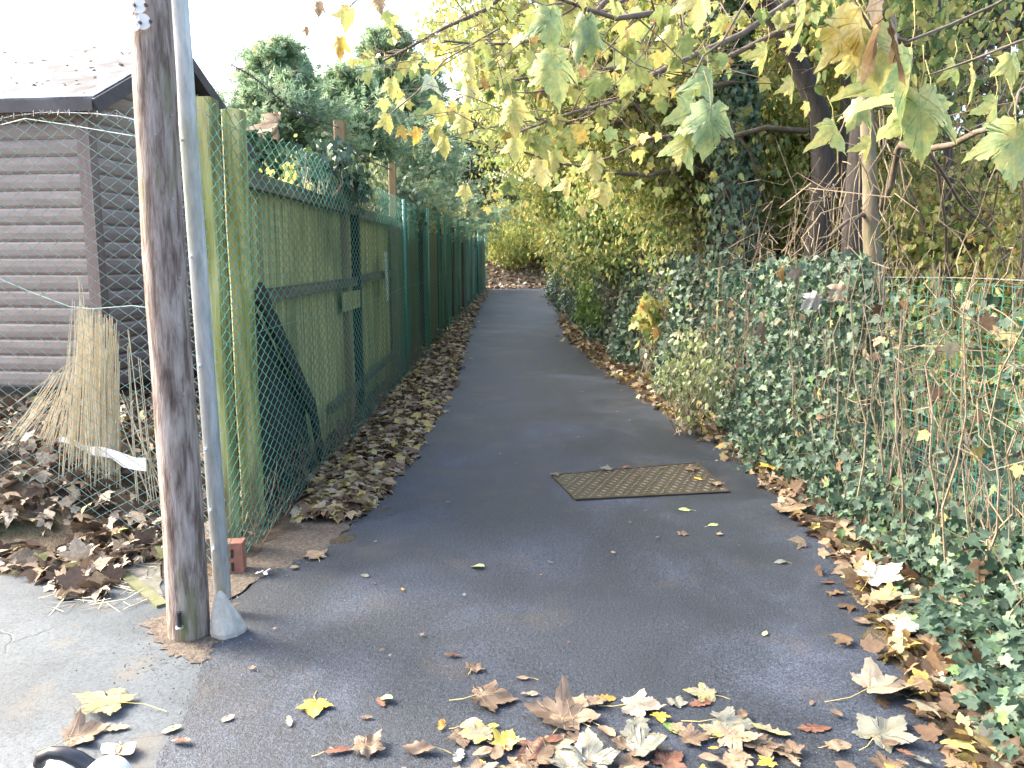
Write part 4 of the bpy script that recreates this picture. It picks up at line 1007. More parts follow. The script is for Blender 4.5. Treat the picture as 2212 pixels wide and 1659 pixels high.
for (u, v, px, hd, kind, colr, stk, lab) in HERO:
    if not kind: continue
    p = G(u, v); dp = depth(p); L = px / FPX * dp * 1.12; a = math.radians(hd); K_ += 1
    z0 = (.016 if path_l(p.y) < p.x < path_r(p.y) else .012) + .010
    if p.x > path_r(p.y): z0 += .06
    t = thing('fallen_leaf', lab, 'leaf', (p.x, p.y, zbase(p.y) + z0 + random.uniform(0, .004)))
    rr_ = random.Random(K_); tv, tf = TM[kind]; d = Vector((math.cos(a), math.sin(a), 0)); s = Vector((d.y, -d.x, 0)); org = Vector(t.location)
    ori = org - d * L * .45; flat = rr_.random() < .45; up = Vector((rr_.uniform(-.12, .12), rr_.uniform(-.15, .05), 1)).normalized()
    d3 = (d - up * d.dot(up)).normalized(); s3 = d3.cross(up).normalized(); cs = rr_.uniform(-.5, .05) if not flat else rr_.uniform(-.08, .08)
    bl = put_leaf('blade', kind, K_ + 50, ori, s3, d3, up, L, LC[colr], M['veinb'] if colr not in ('yellow', 'mottled', 'palegreen', 'green') else M['vein'], t, asp=rr_.uniform(.82, 1.0), vr=.005, side=cs, tipb=rr_.uniform(-.35, .1) * (0 if flat else 1), wave=rr_.uniform(.01, .05))
    mn = min((q.co.z for q in bl.data.vertices)) + org.z - (zbase(p.y) + z0 - .010)
    t.location.z -= mn; ORG[t.name] = org
    z_st = ori.z
    if stk:
        SL = stk / FPX * dp; b0 = ori + Vector((0, 0, .001)); rad = .0015; zf = Vector((0, 0, mn - .012 + .004 - (org.z - zbase(p.y) - .012) + .004))
        m = MB(); m.tube([b0, b0 - d * SL * .5 + s * SL * .10 + zf * .4, b0 - d * SL + s * SL * .02 + zf * .8], [rad, rad, rad * 1.3], 5); m.obj('stalk', M['stalk'], t)
for k, (a, b, px_, kd, c_, lab) in enumerate([(.92, .25, .10, 'syc', 'brown', 'dark flat leaf on the far right corner of the drain cover'), (.88, .6, .08, 'oak', 'gold', 'golden leaf on the right end of the drain cover'), (.96, .8, .09, 'syc', 'tan', 'tan leaf at the near right corner of the drain cover'),
     (.5, -.02, .10, 'oak', 'red', 'long curled brown leaf on the back edge of the drain cover'), (.36, -.03, .09, 'syc', 'grey', 'grey curled leaf on the back edge of the drain cover'), (.02, .05, .07, 'syc', 'brown', 'brown leaf at the left corner of the drain cover'), (.72, .12, .05, 'oval', 'brown', 'small brown leaf on the drain cover'), (.16, .25, .05, 'oak', 'red', 'small rusty leaf on the left part of the drain cover')]):
    p = bil(a, b, .032); t = thing('fallen_leaf', lab, 'leaf', p); an = k * 2.3; d3 = Vector((math.cos(an), math.sin(an), 0)); put_leaf('blade', kd, 700 + k, p - d3 * px_ * .5, d3.cross(Vector((0, 0, 1))), d3, (0, 0, 1), px_, LC[c_], M['veinb'], t, side=-.1, tipb=-.1, wave=.04)
# small scattered leaves on the path: copies of a few kinds
protos = []
for k, (kd, c) in enumerate([('oak', 'brown'), ('oval', 'tan'), ('syc', 'brown'), ('oak', 'red'), ('oval', 'grey'), ('syc', 'tan'), ('oak', 'orange'), ('oval', 'palegreen')]):
    tv, tf = TM[kd]; me = D.meshes.new('fallen_leaf'); r_ = random.Random(k)
    me.from_pydata([(x * 1.05 + r_.gauss(0, .015), y - .5, max(0, z * -.5) + abs(x) * .1) for x, y, z in tv], [], [tuple(f) for f in tf]); me.materials.append(LC[c]); protos.append(me)
def scatter(n, ymin, ymax, lab, grp, bias):
    for _ in range(n):
        y = random.uniform(ymin, ymax); a, b = path_l(y), path_r(y); s = random.random()
        s = s ** .5 if bias else s; x = lerp(a + .08, b - .05, s)
        o = D.objects.new('fallen_leaf', random.choice(protos)); COL.objects.link(o); o.location = (x, y, zbase(y) + .020); sc_ = random.uniform(.014, .04)
        o.scale = (sc_,) * 3; o.rotation_euler = (random.uniform(-.15, .15), random.uniform(-.15, .15), random.random() * 6.28); props(o, lab, 'leaf', grp)
scatter(26, 2.6, 5.2, 'small leaf fragment lying flat on the near dark path', 'small leaf fragments on the near path', False)
scatter(80, 5.8, 15, 'small dry leaf scattered on the path beyond the drain cover', 'small leaves on the path beyond the drain cover', True)

LCK = ['brown', 'brown', 'tan', 'red', 'grey', 'brown', 'tan', 'mottled', 'gold']
ex = random.Random(21)
for k in range(64):
    u = ex.gauss(1270, 190) if k < 40 else ex.uniform(1500, 1990); v = 1700 - abs(ex.gauss(0, 75)) if k < 40 else 1690 - abs(ex.gauss(0, 60))
    if v < 1525: v = 1600
    p = G(u, v); L = ex.uniform(.04, .085); a = ex.random() * 6.28; d3 = Vector((math.cos(a), math.sin(a), 0)); s3 = d3.cross(Vector((0, 0, 1))); org = Vector((p.x, p.y, .021 + k * .00025))
    t = thing('fallen_leaf', 'flat wet leaf in the loose scatter along the bottom edge of the path', 'leaf', org, 'flat wet leaves along the bottom edge')
    kd = ex.choice(['syc', 'oak', 'oval', 'syc']); put_leaf('blade', kd, 900 + k, org - d3 * L * .5, s3, d3, (0, 0, 1), L * (1.2 if kd == 'syc' else 1), LC[ex.choice(LCK)], M['veinb'], t, asp=.9, vr=.005, side=-.12, tipb=-.05, wave=.02)

# ================================================================== TREES ON THE RIGHT
# ivy-clad trunk
def ivy_trunk(name, label, base, top, r0, r1, n, bark='bark', dens_=1.0, side=True):
    t = thing(name, label, 'tree', base); a, b = Vector(base), Vector(top); pts = jitline(a, b, 8, .006)
    m = MB(); m.tube(pts, [lerp(r0, r1, i / 8) for i in range(9)], 12); m.obj('trunk', M[bark], t, smooth=True)
    P = []; N = []
    for _ in range(n):
        s = random.random(); q = a.lerp(b, s); i = min(int(s * 8), 7); q = pts[i].lerp(pts[i + 1], s * 8 - i); an = random.random() * 6.28; r = lerp(r0, r1, s) + abs(random.gauss(.02, .06))
        if math.sin(an * 2 + s * 9) < -.3 and random.random() < .7: continue
        P.append((q.x + math.cos(an) * r, q.y + math.sin(an) * r, q.z)); N.append((math.cos(an), math.sin(an), .5))
    P = np.array(P); k = len(P); N = np.array(N) + rdir(k) * .6; T = rdir(k) * .6 + np.array([0, 0, -1])
    leaves('ivy', IVY, P, N, T, RNG.uniform(.05, .10, k), M['ivydark'], t); return t
b0 = W(1600, 600, 9.0); ivy_trunk('ivy_clad_tree', 'thick upright trunk wrapped in dark ivy leaves', (b0.x, 9.0, 0), (W(1575, 0, 9.0).x, 9.0, 6.2), .20, .17, 11500, 'darkbark')
b1 = W(1480, 600, 13); ivy_trunk('ivy_clad_tree', 'farther ivy-covered trunk half hidden in yellow leaves', (b1.x, 13.0, 0), (b1.x - .3, 13, 7), .20, .15, 2600)
# bent brown / dark trunk
T1_ = [W(1755, 620, 8.2), W(1768, 500, 8.2), W(1780, 380, 8.2), W(1772, 250, 8.15), W(1722, 130, 8.1), W(1670, 40, 8.0), W(1620, -60, 7.9), W(1560, -200, 7.8)]; T1_[0].z = -.1
tree('leaning_tree', 'bare brown trunk bending to the left near its top', 'tree', T1_, [.14, .125, .12, .10, .088, .08, .07, .06],
     [(W(1500, -180, 8), (1.2, 1.2, .7), 2200, 60, .16), (W(1800, -120, 8.8), (1.2, 1.2, .6), 1500, 40, .16)], 'yellow', OVAL, (.07, .11), bark='darkbark')
# pale forked trunk
T2_ = [W(1893, 1020, 6.3), W(1890, 600, 6.3), W(1882, 500, 6.3), W(1880, 400, 6.3), W(1872, 250, 6.4), W(1860, 100, 6.6), W(1840, -100, 6.8)]; T2_[0].z = -.1
tt = tree('forked_tree', 'pale slim trunk with a long curved branch arching to the right', 'tree', T2_, [.075, .07, .066, .056, .05, .045, .04],
     [(W(1900, -60, 6.8), (1.0, 1.0, .5), 900, 30, .14), (W(2000, 120, 7.4), (.9, .9, .5), 500, 24, .14)], 'mixed', OVAL, (.07, .11), bark='palebark')
m = MB(); m.tube([W(1890, 470, 6.3), W(1925, 400, 6.2), W(1940, 320, 6.0), W(1950, 310, 5.9)], [.03, .026, .022, .02], 7)
m.tube([W(1945, 312, 5.9), W(2000, 322, 5.6), W(2060, 312, 5.3), W(2110, 285, 5.0), W(2160, 272, 4.8), W(2230, 292, 4.6), W(2300, 300, 4.5)], [.024, .022, .02, .018, .018, .016, .014], 7)
m.tube([W(1870, 462, 6.3), W(1830, 478, 6.2), W(1790, 512, 6.1), W(1770, 515, 6.0)], [.02, .016, .012, .006], 6)
m.tube([W(2000, 322, 5.6), W(2040, 380, 5.9), W(2075, 440, 6.2), W(2130, 490, 6.6)], [.016, .014, .012, .008], 5)
m.obj('curved_branch', M['twig'], tt, smooth=True)
m = MB()
for _ in range(18):   # dead climbers hanging round it
    u = random.gauss(1880, 45); Y = random.uniform(5.7, 6.6); m.tube(jitline(W(u, random.uniform(150, 420), Y), W(u + random.gauss(0, 55), random.uniform(420, 640), Y), 6, .05), [.006, .006, .005, .005, .004, .004, .003], 4, False)
m.obj('hanging_vine', M['vine'], tt)
for (u, wd, Y, lab, lean) in [(2150, .11, 9.5, 'dark slender trunk at the far right of the wood', 25), (2085, .06, 8.5, 'thin leaning dark stem right of the curved branch', -60), (1660, .07, 12, 'thin straight stem between the ivy trunk and the bent trunk', 10),
                              (1840, .12, 8.8, 'reddish dark trunk just behind the pale slim trunk', 10), (1700, .05, 10, 'very thin upright sapling left of the bent trunk', -8), (1350, .12, 19, 'distant dark trunk behind the yellow shrubs', 10)]:
    a = W(u, 600, Y); a.z = -.1; b = W(u + lean, -150, Y)
    thin = .25 if u > 2000 else 1
    tree('woodland_tree', lab, 'tree', jitline(a, b, 6, .008), [wd * (1 - .07 * i) for i in range(7)],
         [(W(u + lean + random.uniform(-120, 120), random.uniform(-120, 200), Y + .6), (1.2, 1.2, .8), int(1300 * thin), 40, .18), (W(u + random.uniform(-150, 150), random.uniform(150, 420), Y + 1.2), (1.2, 1.2, .9), int(1100 * thin), 36, .18)],
         {2150: 'airy', 2085: 'yellow', 1660: 'mixed', 1840: 'airy', 1700: 'yellow', 1350: 'mixed'}[u], OVAL, (.06, .10), bark='darkbark')
# mass of yellow and green shrubs behind the hedge
SHR = [ # u, v, Y, radius, n, mat, label
 (1330, 470, 13.0, (1.3, 2.2, 1.2), 6500, 'mixed', 'rounded yellow-green shrub leaning over the hedge in mid distance'),
 (1240, 430, 18.0, (1.6, 2.6, 1.9), 7000, 'yellow', 'golden leafed shrub overhanging the far end of the path'),
 (1290, 300, 14.5, (2.0, 2.4, 1.9), 8000, 'mixed', 'tall green and yellow shrub above the rounded one'),
 (1470, 350, 10.5, (1.2, 1.8, 1.5), 4200, 'mixed', 'twiggy shrub with sparse yellow leaves left of the ivy trunk'),
 (1220, 230, 21.0, (2.6, 3.0, 2.6), 7000, 'mixed', 'tall dense tree crown above the far hedge'),
 (1400, 150, 13.5, (2.2, 2.4, 2.0), 7500, 'mixed', 'high crown of small yellow leaves above the path side'),
 (1690, 330, 12.0, (1.9, 1.4, 2.3), 8500, 'yellow', 'bright yellow undergrowth between the two big trunks'),
 (1650, 80, 13.5, (2.4, 2.0, 1.9), 6500, 'airy', 'shaded green crown behind the top of the ivy trunk'),
 (1830, 520, 11.0, (1.8, 1.8, 1.1), 4500, 'yellow', 'low green bush behind the pale trunk'),
 (2060, 540, 8.5, (1.7, 1.6, .9), 4600, 'yellow', 'vivid yellow shrub seen through the mesh on the right'),
 (2210, 470, 9.5, (1.5, 1.6, .9), 2400, 'green', 'green shrub at the right edge of the wood'),
 (1970, 350, 12.0, (1.6, 1.6, 1.2), 2400, 'airy', 'leafy sapling behind the curved branch'),
 (2130, 820, 6.2, (1.2, 1.2, .7), 2200, 'mixed', 'low undergrowth just behind the mesh at the right edge'),
 (2150, 640, 8.0, (1.6, 1.4, .8), 2600, 'yellow', 'yellow bramble thicket behind the top of the mesh'),
]
for (u, v, Y, rad, n, mt, lab) in SHR:
    c = W(u, v, Y); c.x += rad[0] * .25; g = Zg(c.x, c.y)
    tree('shrub', lab, 'shrub', [(c.x + .3, c.y + .2, g - .1), (c.x + .2, c.y + .1, lerp(g, c.z, .4)), (c.x, c.y, c.z)], [.06, .045, .03],
         [(c, rad, int(n * 1.5), int(n / 30), .17)], mt, OVAL, (.055, .095), twigs=.9, group=None, sides=7)
# ivy evergreen dark masses top right
for (u, v, Y, rad, n, lab) in [(2120, -10, 10.5, (1.4, 1.3, .7), 3000, 'dark ivy-choked crown at the top right'), (1930, 110, 11, (.9, 1.0, .8), 1500, 'dark leafy mass left of the top right crown'), (2225, 200, 12, (.6, 1, .6), 700, 'dark ivy clump beside the bright sky gaps')]:
    c = W(u, v, Y); g = Zg(c.x, c.y)
    tree('ivy_clump_tree', lab, 'tree', [(c.x, c.y + .2, g - .1), (c.x + .05, c.y, c.z * .5), (c.x, c.y, c.z)], [.12, .10, .07], [(c, rad, n, int(n / 30), .15)], 'ivydark', IVYLO, (.09, .14), bark='darkbark')
for (u, Y, hv, ns, lab) in [(1345, 11.5, 60, 8, 'bare grey-brown shrub with arching stems left of the ivy trunk'), (1470, 10.0, 20, 8, 'many-stemmed bare shrub leaning over the hedge'), (1250, 14.5, 120, 8, 'bare stems arching toward the far path'),
                           (1690, 10.5, 0, 5, 'bare thicket between the ivy trunk and the bent trunk'), (2000, 8.0, 30, 5, 'bare stems to the right of the pale slim trunk'), (2150, 7.0, 60, 5, 'bare whippy stems at the right edge')]:
    b = W(u + 90, 560, Y); b.x = max(b.x, fr(Y) + .55); t = thing('bare_shrub', lab, 'shrub', (b.x, b.y, 0)); m = MB()
    for _ in range(ns):
        e = W(u + random.gauss(-40, 150), random.uniform(hv, hv + 330), Y + random.gauss(-.3, .8)); mid = (b + e) / 2 + Vector((random.gauss(.15, .3), random.gauss(0, .3), random.uniform(.1, .6)))
        st = [Vector((b.x + random.gauss(0, .15), b.y + random.gauss(0, .2), 0))]
        ctrl = [st[0], Vector((b.x, b.y, .9)) + Vector((random.gauss(0, .12), 0, 0)), mid, e]; pts = []
        for i in range(10):
            q = i / 9; a_ = ctrl[0] * (1 - q) ** 3 + ctrl[1] * 3 * q * (1 - q) ** 2 + ctrl[2] * 3 * q * q * (1 - q) + ctrl[3] * q ** 3; pts.append(a_ + Vector((random.gauss(0, .012), random.gauss(0, .012), random.gauss(0, .012))))
        r = random.uniform(.010, .026); m.tube(pts, [r * (1 - .085 * i) for i in range(10)], 5, False)
        for i in range(3, 10):
            for _ in range(3):
                L = random.uniform(.2, .75); dv = Vector((random.gauss(-.2, .6), random.gauss(0, .6), random.gauss(.1, .5))).normalized() * L
                tw = jitline(pts[i], pts[i] + dv, 4, .07, random.uniform(-.04, .08)); m.tube(tw, [.006, .005, .0035, .0025, .0015], 3, False)
                for _ in range(2):
                    q = tw[random.randint(1, 3)]; m.tube(jitline(q, q + Vector((random.gauss(0, .1), random.gauss(0, .1), random.gauss(0, .1))) * 1.6, 2, .1), [.003, .002, .0012], 3, False)
    m.obj('stems', M['twig'], t, smooth=True)
for (lab, tb, blobs_) in [('airy tree of small pale yellow leaves arching over the path', (2.75, 9.6), [(1240, 150, 9.0, .95), (1130, 110, 9.2, .8), (1330, 60, 9.0, .9), (1180, 260, 9.6, .7), (1060, 60, 9.2, .7)]),
                          ('airy tree of small yellow-green leaves left of the ivy trunk', (2.9, 10.8), [(1400, 230, 9.8, .9), (1500, 130, 9.6, .9), (1330, 330, 10.4, .8), (1440, 380, 10.2, .7)]),
                          ('airy yellow tree farther along the right side', (2.5, 14.5), [(1150, 350, 13.6, .9), (1230, 300, 13.6, 1.1), (1090, 250, 14.0, 1.0), (1210, 420, 14.5, .6)]),
                          ('loose yellow-green tree between the two big trunks', (3.8, 9.9), [(1680, 120, 9.6, .9), (1690, 300, 9.8, .8), (1830, 60, 9.6, 1.0), (1700, 450, 9.8, .6)])]:
    g = Zg(*tb); bl = []
    for (u, v, Y, r) in blobs_: c = W(u, v, Y); bl.append(((c.x, c.y, c.z), (r, r * 1.1, r * .75), 1700, 75, .10))
    tree('airy_tree', lab, 'tree', [(tb[0], tb[1], g - .1), (tb[0] - .1, tb[1], 1.6), (tb[0] - .25, tb[1] - .2, 3.0), (tb[0] - .5, tb[1] - .4, 4.6)], [.07, .06, .05, .03], bl, 'airy', OVAL, (.045, .08), bark='bark')
# farther wood, one tree each
FAR = [ # x, y, crown z, rad, n, mat, label
 (9, 15, 2.2, (3.2, 2.5, 1.7), 5200, 'yellow', 'sunlit yellow tree deep in the wood on the right'),
 (13, 19, 3.0, (3.6, 3, 2.4), 4200, 'mixed', 'green and yellow tree deep in the wood at the far right'),
 (7, 20, 4.5, (3.0, 3, 3.0), 5200, 'airy', 'tall mixed tree behind the trunks'),
 (9, 26, 7.0, (3.4, 3.5, 3.4), 4200, 'airy', 'highest wood tree, behind the trunks'),
 (4.6, 24, 5.0, (3.0, 3, 3.6), 7000, 'mixed', 'dense tree closing the view right of the path'),
 (3.6, 35, 4.4, (3.0, 2, 3.4), 6500, 'airy', 'golden tree beyond the bend in the path'),
 (-.4, 41, 4.2, (2.6, 2, 2.8), 5600, 'airy', 'sunlit golden tree straight ahead beyond the bank'),
 (6.5, 42, 7, (4, 3, 5), 5600, 'yellow', 'tall golden tree far beyond the bend'),
 (3.2, 47, 9, (5, 3, 5.5), 5600, 'mixed', 'tall far tree above the end of the path'),
 (-4.5, 46, 4.0, (3, 3, 2.6), 3800, 'mixed', 'far tree behind the conifers'),
]
for (x, y, z, rad, n, mt, lab) in FAR:
    g = Zg(x, y)
    tree('woodland_tree', lab, 'tree', [(x, y, g - .1), (x + .1, y, lerp(g, z, .5)), (x, y, z + rad[2] * .3)], [.16, .13, .07], [((x, y, z), rad, n, int(n / 34), .28)], mt, OVAL, (.13, .21), sides=8, bark='darkbark')
# low shrubs on the far bank
for k, (x, y, r, mt, lab) in enumerate([(-.2, 35, .9, 'mixed', 'low green and yellow bush on the bank left of centre'), (1.2, 36, .8, 'green', 'low pale green bush in the middle of the bank'), (2.3, 34.6, .9, 'mixed', 'bush on the bank beside the far hedge end'), (-1.6, 37.5, 1.2, 'yellow', 'yellow bush under the dark conifer'), (1.0, 38.5, 1.5, 'yellow', 'golden bush behind the pale green one')]):
    bush('bank_bush', lab, (x, y, Zg(x, y) + r * 1.25), (r * 1.6, r, r * 1.15), 2400, 70, .16, mt if mt != 'mixed' else 'airy', OVAL, (.09, .16))

# ================================================================== CONIFERS ON THE LEFT
def conifer(name, label, x, y, h, r, n, mat, zlow=.5, size=(.20, .36), lean=0, ragged=.5):
    g = Zg(x, y); t = thing(name, label, 'conifer', (x, y, g)); m = MB(); m.tube([(x, y, g - .1), (x + lean * .5, y, g + h * .5), (x + lean, y, g + h * .97)], [.14, .09, .02], 8); m.obj('trunk', M['darkbark'], t, smooth=True)
    P = []; T = []; L = MB(); nb = n // 60
    for _ in range(nb):
        s = random.random() ** .8; z = g + zlow + (h - zlow) * s; R = r * (1 - s) ** .6 * random.uniform(.35, 1.25) * (1 + .25 * math.sin(s * 14)) + .12; a = random.random() * 6.28
        d = np.array([math.cos(a), math.sin(a), random.uniform(-.15, .45)]); b = np.array([x + lean * s, y, z]); e = b + d * R
        L.tube(jitline(b, e, 2, .04), [.014, .009, .003], 3, False)
        for _ in range(60):
            q = random.random() ** .6; p = b + d * R * q + RNG.normal(size=3) * .15 * (R * .35 + .3) * np.array([1, 1, .55]); P.append(p); T.append(d + RNG.normal(size=3) * ragged + np.array([0, 0, .15]))
    L.obj('branches', M['twig'], t); P = np.array(P); k = len(P); N = rdir(k) * .9 + np.array([0, -.3, .6])
    leaves('crown', SPRAY, P, N, np.array(T), RNG.uniform(size[0], size[1], k), M[mat], t)
c = W(600, 120, 14); conifer('conifer_tree', 'light blue-green conifer directly behind the shed roof', c.x, 14, c.z + .1 - Zg(c.x, 14), 1.75, 15000, 'conifer', 1.5, (.08, .17), ragged=.9)
c = W(520, 200, 13); conifer('conifer_tree', 'small conifer touching the shed gable', c.x + .1, 13.4, c.z - .5, 1.1, 6000, 'conifer', 1.5, (.08, .16), ragged=.9)
c = W(745, 175, 16); conifer('conifer_tree', 'shaggy conifer behind the tallest wooden stake', c.x, 16, c.z - .4, 2.0, 15000, 'conifer', 1.2, (.09, .18), ragged=.9)
c = W(880, 110, 20); c.x -= .5; conifer('conifer_tree', 'tall blue-green conifer behind the hanging yellow leaves', c.x, 20, c.z - .3, 2.3, 16000, 'conifer', 1.0, (.11, .22), ragged=.9)
c = W(985, 190, 25); c.x -= 1.1; conifer('conifer_tree', 'deep green conifer left of the path end', c.x, 25, c.z - .2, 2.2, 12000, 'conifer', 1.0, (.14, .26), ragged=.8)
conifer('yew_tree', 'dark spreading conifer closing the far end of the left fence', -2.0, 34.0, 6.6, 2.5, 5000, 'yew', 2.2, (.18, .34), .5)
# climbers over the left fence
bush('climber', 'pale fluffy climber spilling over the far left fence', (-2.15, 17.5, 2.6), (.5, 4.6, .5), 7500, 120, .17, 'pale', OVAL, (.05, .09), cat='climber', gz=.3, sz=2.15)
bush('climber', 'grey-green climber heap behind the orange-brown stake', (-2.3, 12.8, 2.65), (.55, 1.3, .42), 2600, 46, .15, 'pale', OVAL, (.045, .08), cat='climber', gz=.3, sz=2.15)
bush('fence_ivy', 'trail of green ivy hanging over the near part of the left fence', (-1.58, 7.5, 2.42), (.22, 1.3, .17), 900, 60, .06, 'ivy', IVY, (.06, .10), cat='ivy', gz=.3, sz=2.15)
bush('fence_ivy', 'dark green ivy clump just past the orange-brown stake', (-1.75, 12.6, 2.45), (.2, 1.0, .3), 1000, 50, .11, 'ivydark', IVY, (.07, .11), cat='ivy', gz=.3, sz=2.15)
bush('garden_shrub', 'yellowish shrub behind the left fence below the conifers', (-3.0, 11.5, 2.2), (1.0, 1.6, .7), 2600, 60, .16, 'yellow', OVAL, (.05, .09), gz=.4, cat='shrub')
bush('garden_shrub', 'dark undergrowth at the far end of the left fence', (-2.3, 27, 1.9), (.7, 4.0, .8), 4000, 110, .2, 'pale', OVAL, (.08, .14), gz=.5, cat='shrub')

# ================================================================== OVERHANGING SYCAMORE
sy = thing('sycamore_tree', 'sycamore with big yellow and green leaves hanging over the path', 'tree', (3.15, 7.4, 0))
m = MB(); m.tube([(3.15, 7.4, -.1), (3.12, 7.4, 2.0), (3.1, 7.3, 3.6), (2.9, 6.9, 5.2), (2.7, 6.7, 6.5)], [.11, .10, .09, .08, .07], 12); m.obj('trunk', M['darkbark'], sy, smooth=True)
def pts3(l): return [W(*q) for q in l]
BR = [pts3([(1700, -250, 7), (1500, -90, 6.6), (1340, 5, 6.2), (1250, 55, 6.0), (1170, 85, 5.8), (1100, 95, 5.6), (1030, 95, 5.5), (960, 88, 5.4)]),
      pts3([(1800, -60, 6), (1600, 75, 5.4), (1520, 110, 5.2), (1440, 148, 5.0), (1380, 175, 4.9), (1330, 222, 4.8), (1250, 240, 4.7), (1180, 262, 4.6), (1110, 290, 4.5)]),
      pts3([(1700, 60, 6.5), (1560, 130, 6.3), (1450, 148, 6.2), (1330, 147, 6.1), (1230, 158, 6.0), (1150, 165, 5.9), (1040, 190, 5.8), (985, 215, 5.7)]),
      pts3([(1500, -150, 5.4), (1380, -60, 5.2), (1300, 10, 5.0), (1240, 80, 4.9), (1190, 130, 4.8), (1150, 180, 4.7)]),
      pts3([(1500, 195, 8.5), (1570, 255, 8.5), (1620, 330, 8.6), (1650, 420, 8.8), (1680, 520, 9)]),
      pts3([(1650, -100, 4.6), (1560, -20, 4.2), (1480, 20, 4.0), (1400, 30, 3.8), (1330, 40, 3.6), (1270, 20, 3.4), (1215, 0, 3.2)]),
      pts3([(1300, -150, 6.5), (1150, -60, 6.3), (1050, 20, 6.1), (960, 60, 6.0), (880, 105, 5.9), (830, 130, 5.8)]),
      pts3([(1400, 380, 9), (1300, 370, 8.6), (1200, 350, 8.2), (1120, 325, 8.0), (1060, 330, 7.8)]),
      pts3([(1560, 300, 8), (1480, 290, 7.6), (1400, 300, 7.3), (1330, 335, 7.1), (1260, 360, 7.0)]),
      pts3([(1500, 430, 9.5), (1430, 330, 9.3), (1380, 250, 9.2), (1330, 150, 9.0), (1290, 60, 9.0)])]
m = MB(); LP_ = []; 
for b in BR:
    k = len(b); m.tube(b, [lerp(.022, .006, i / (k - 1)) for i in range(k)], 6, False)
    if b[0].z > 4: m.tube([Vector((2.8, 6.8, 5.8)), (b[0] + Vector((2.8, 6.8, 5.8))) / 2 + Vector((0, 0, .2)), b[0]], [.04, .03, .022], 6, False)
    else: m.tube([b[0], b[0] + Vector((.5, .3, .15)), b[0] + Vector((1.1, .8, .2))], [.022, .026, .03], 6, False)
    for i in range(k - 1):
        for _ in range(7):
            p = b[i].lerp(b[i + 1], random.random()); L = random.uniform(.15, .6)
            e = p + Vector((random.gauss(-.15, .5), random.gauss(-.1, .4), random.gauss(-.12, .35))) * L * 1.4
            m.tube(jitline(p, e, 3, .08), [.0055, .004, .003, .002], 3, False)
            for _ in range(random.choice([1, 1, 2, 2, 4])): LP_.append((p.lerp(e, random.uniform(.4, 1.0))))
m.obj('branches', M['twig'], sy, smooth=True)
P = np.array([tuple(p) for p in LP_]) ; n = len(P)
P[:, 2] -= .05; T = rdir(n) * .45 + np.array([-.1, 0, -1]); N = rdir(n) * .7 + np.array([0, -1, .25])
leaves('crown', SYC, P, N, T, RNG.uniform(.04, .085, n), M['syc'], sy)
# petioles for those leaves
m = MB()
for p, tdir in zip(P, unit(T)): 
    q = Vector(p); m.tube([q + Vector((random.gauss(0, .02), random.gauss(0, .02), .07)), q + Vector((0, 0, .03)), q], [.0012] * 3, 3, False)
props(m.obj('stalks', M['stalk'], sy), kind='stuff')
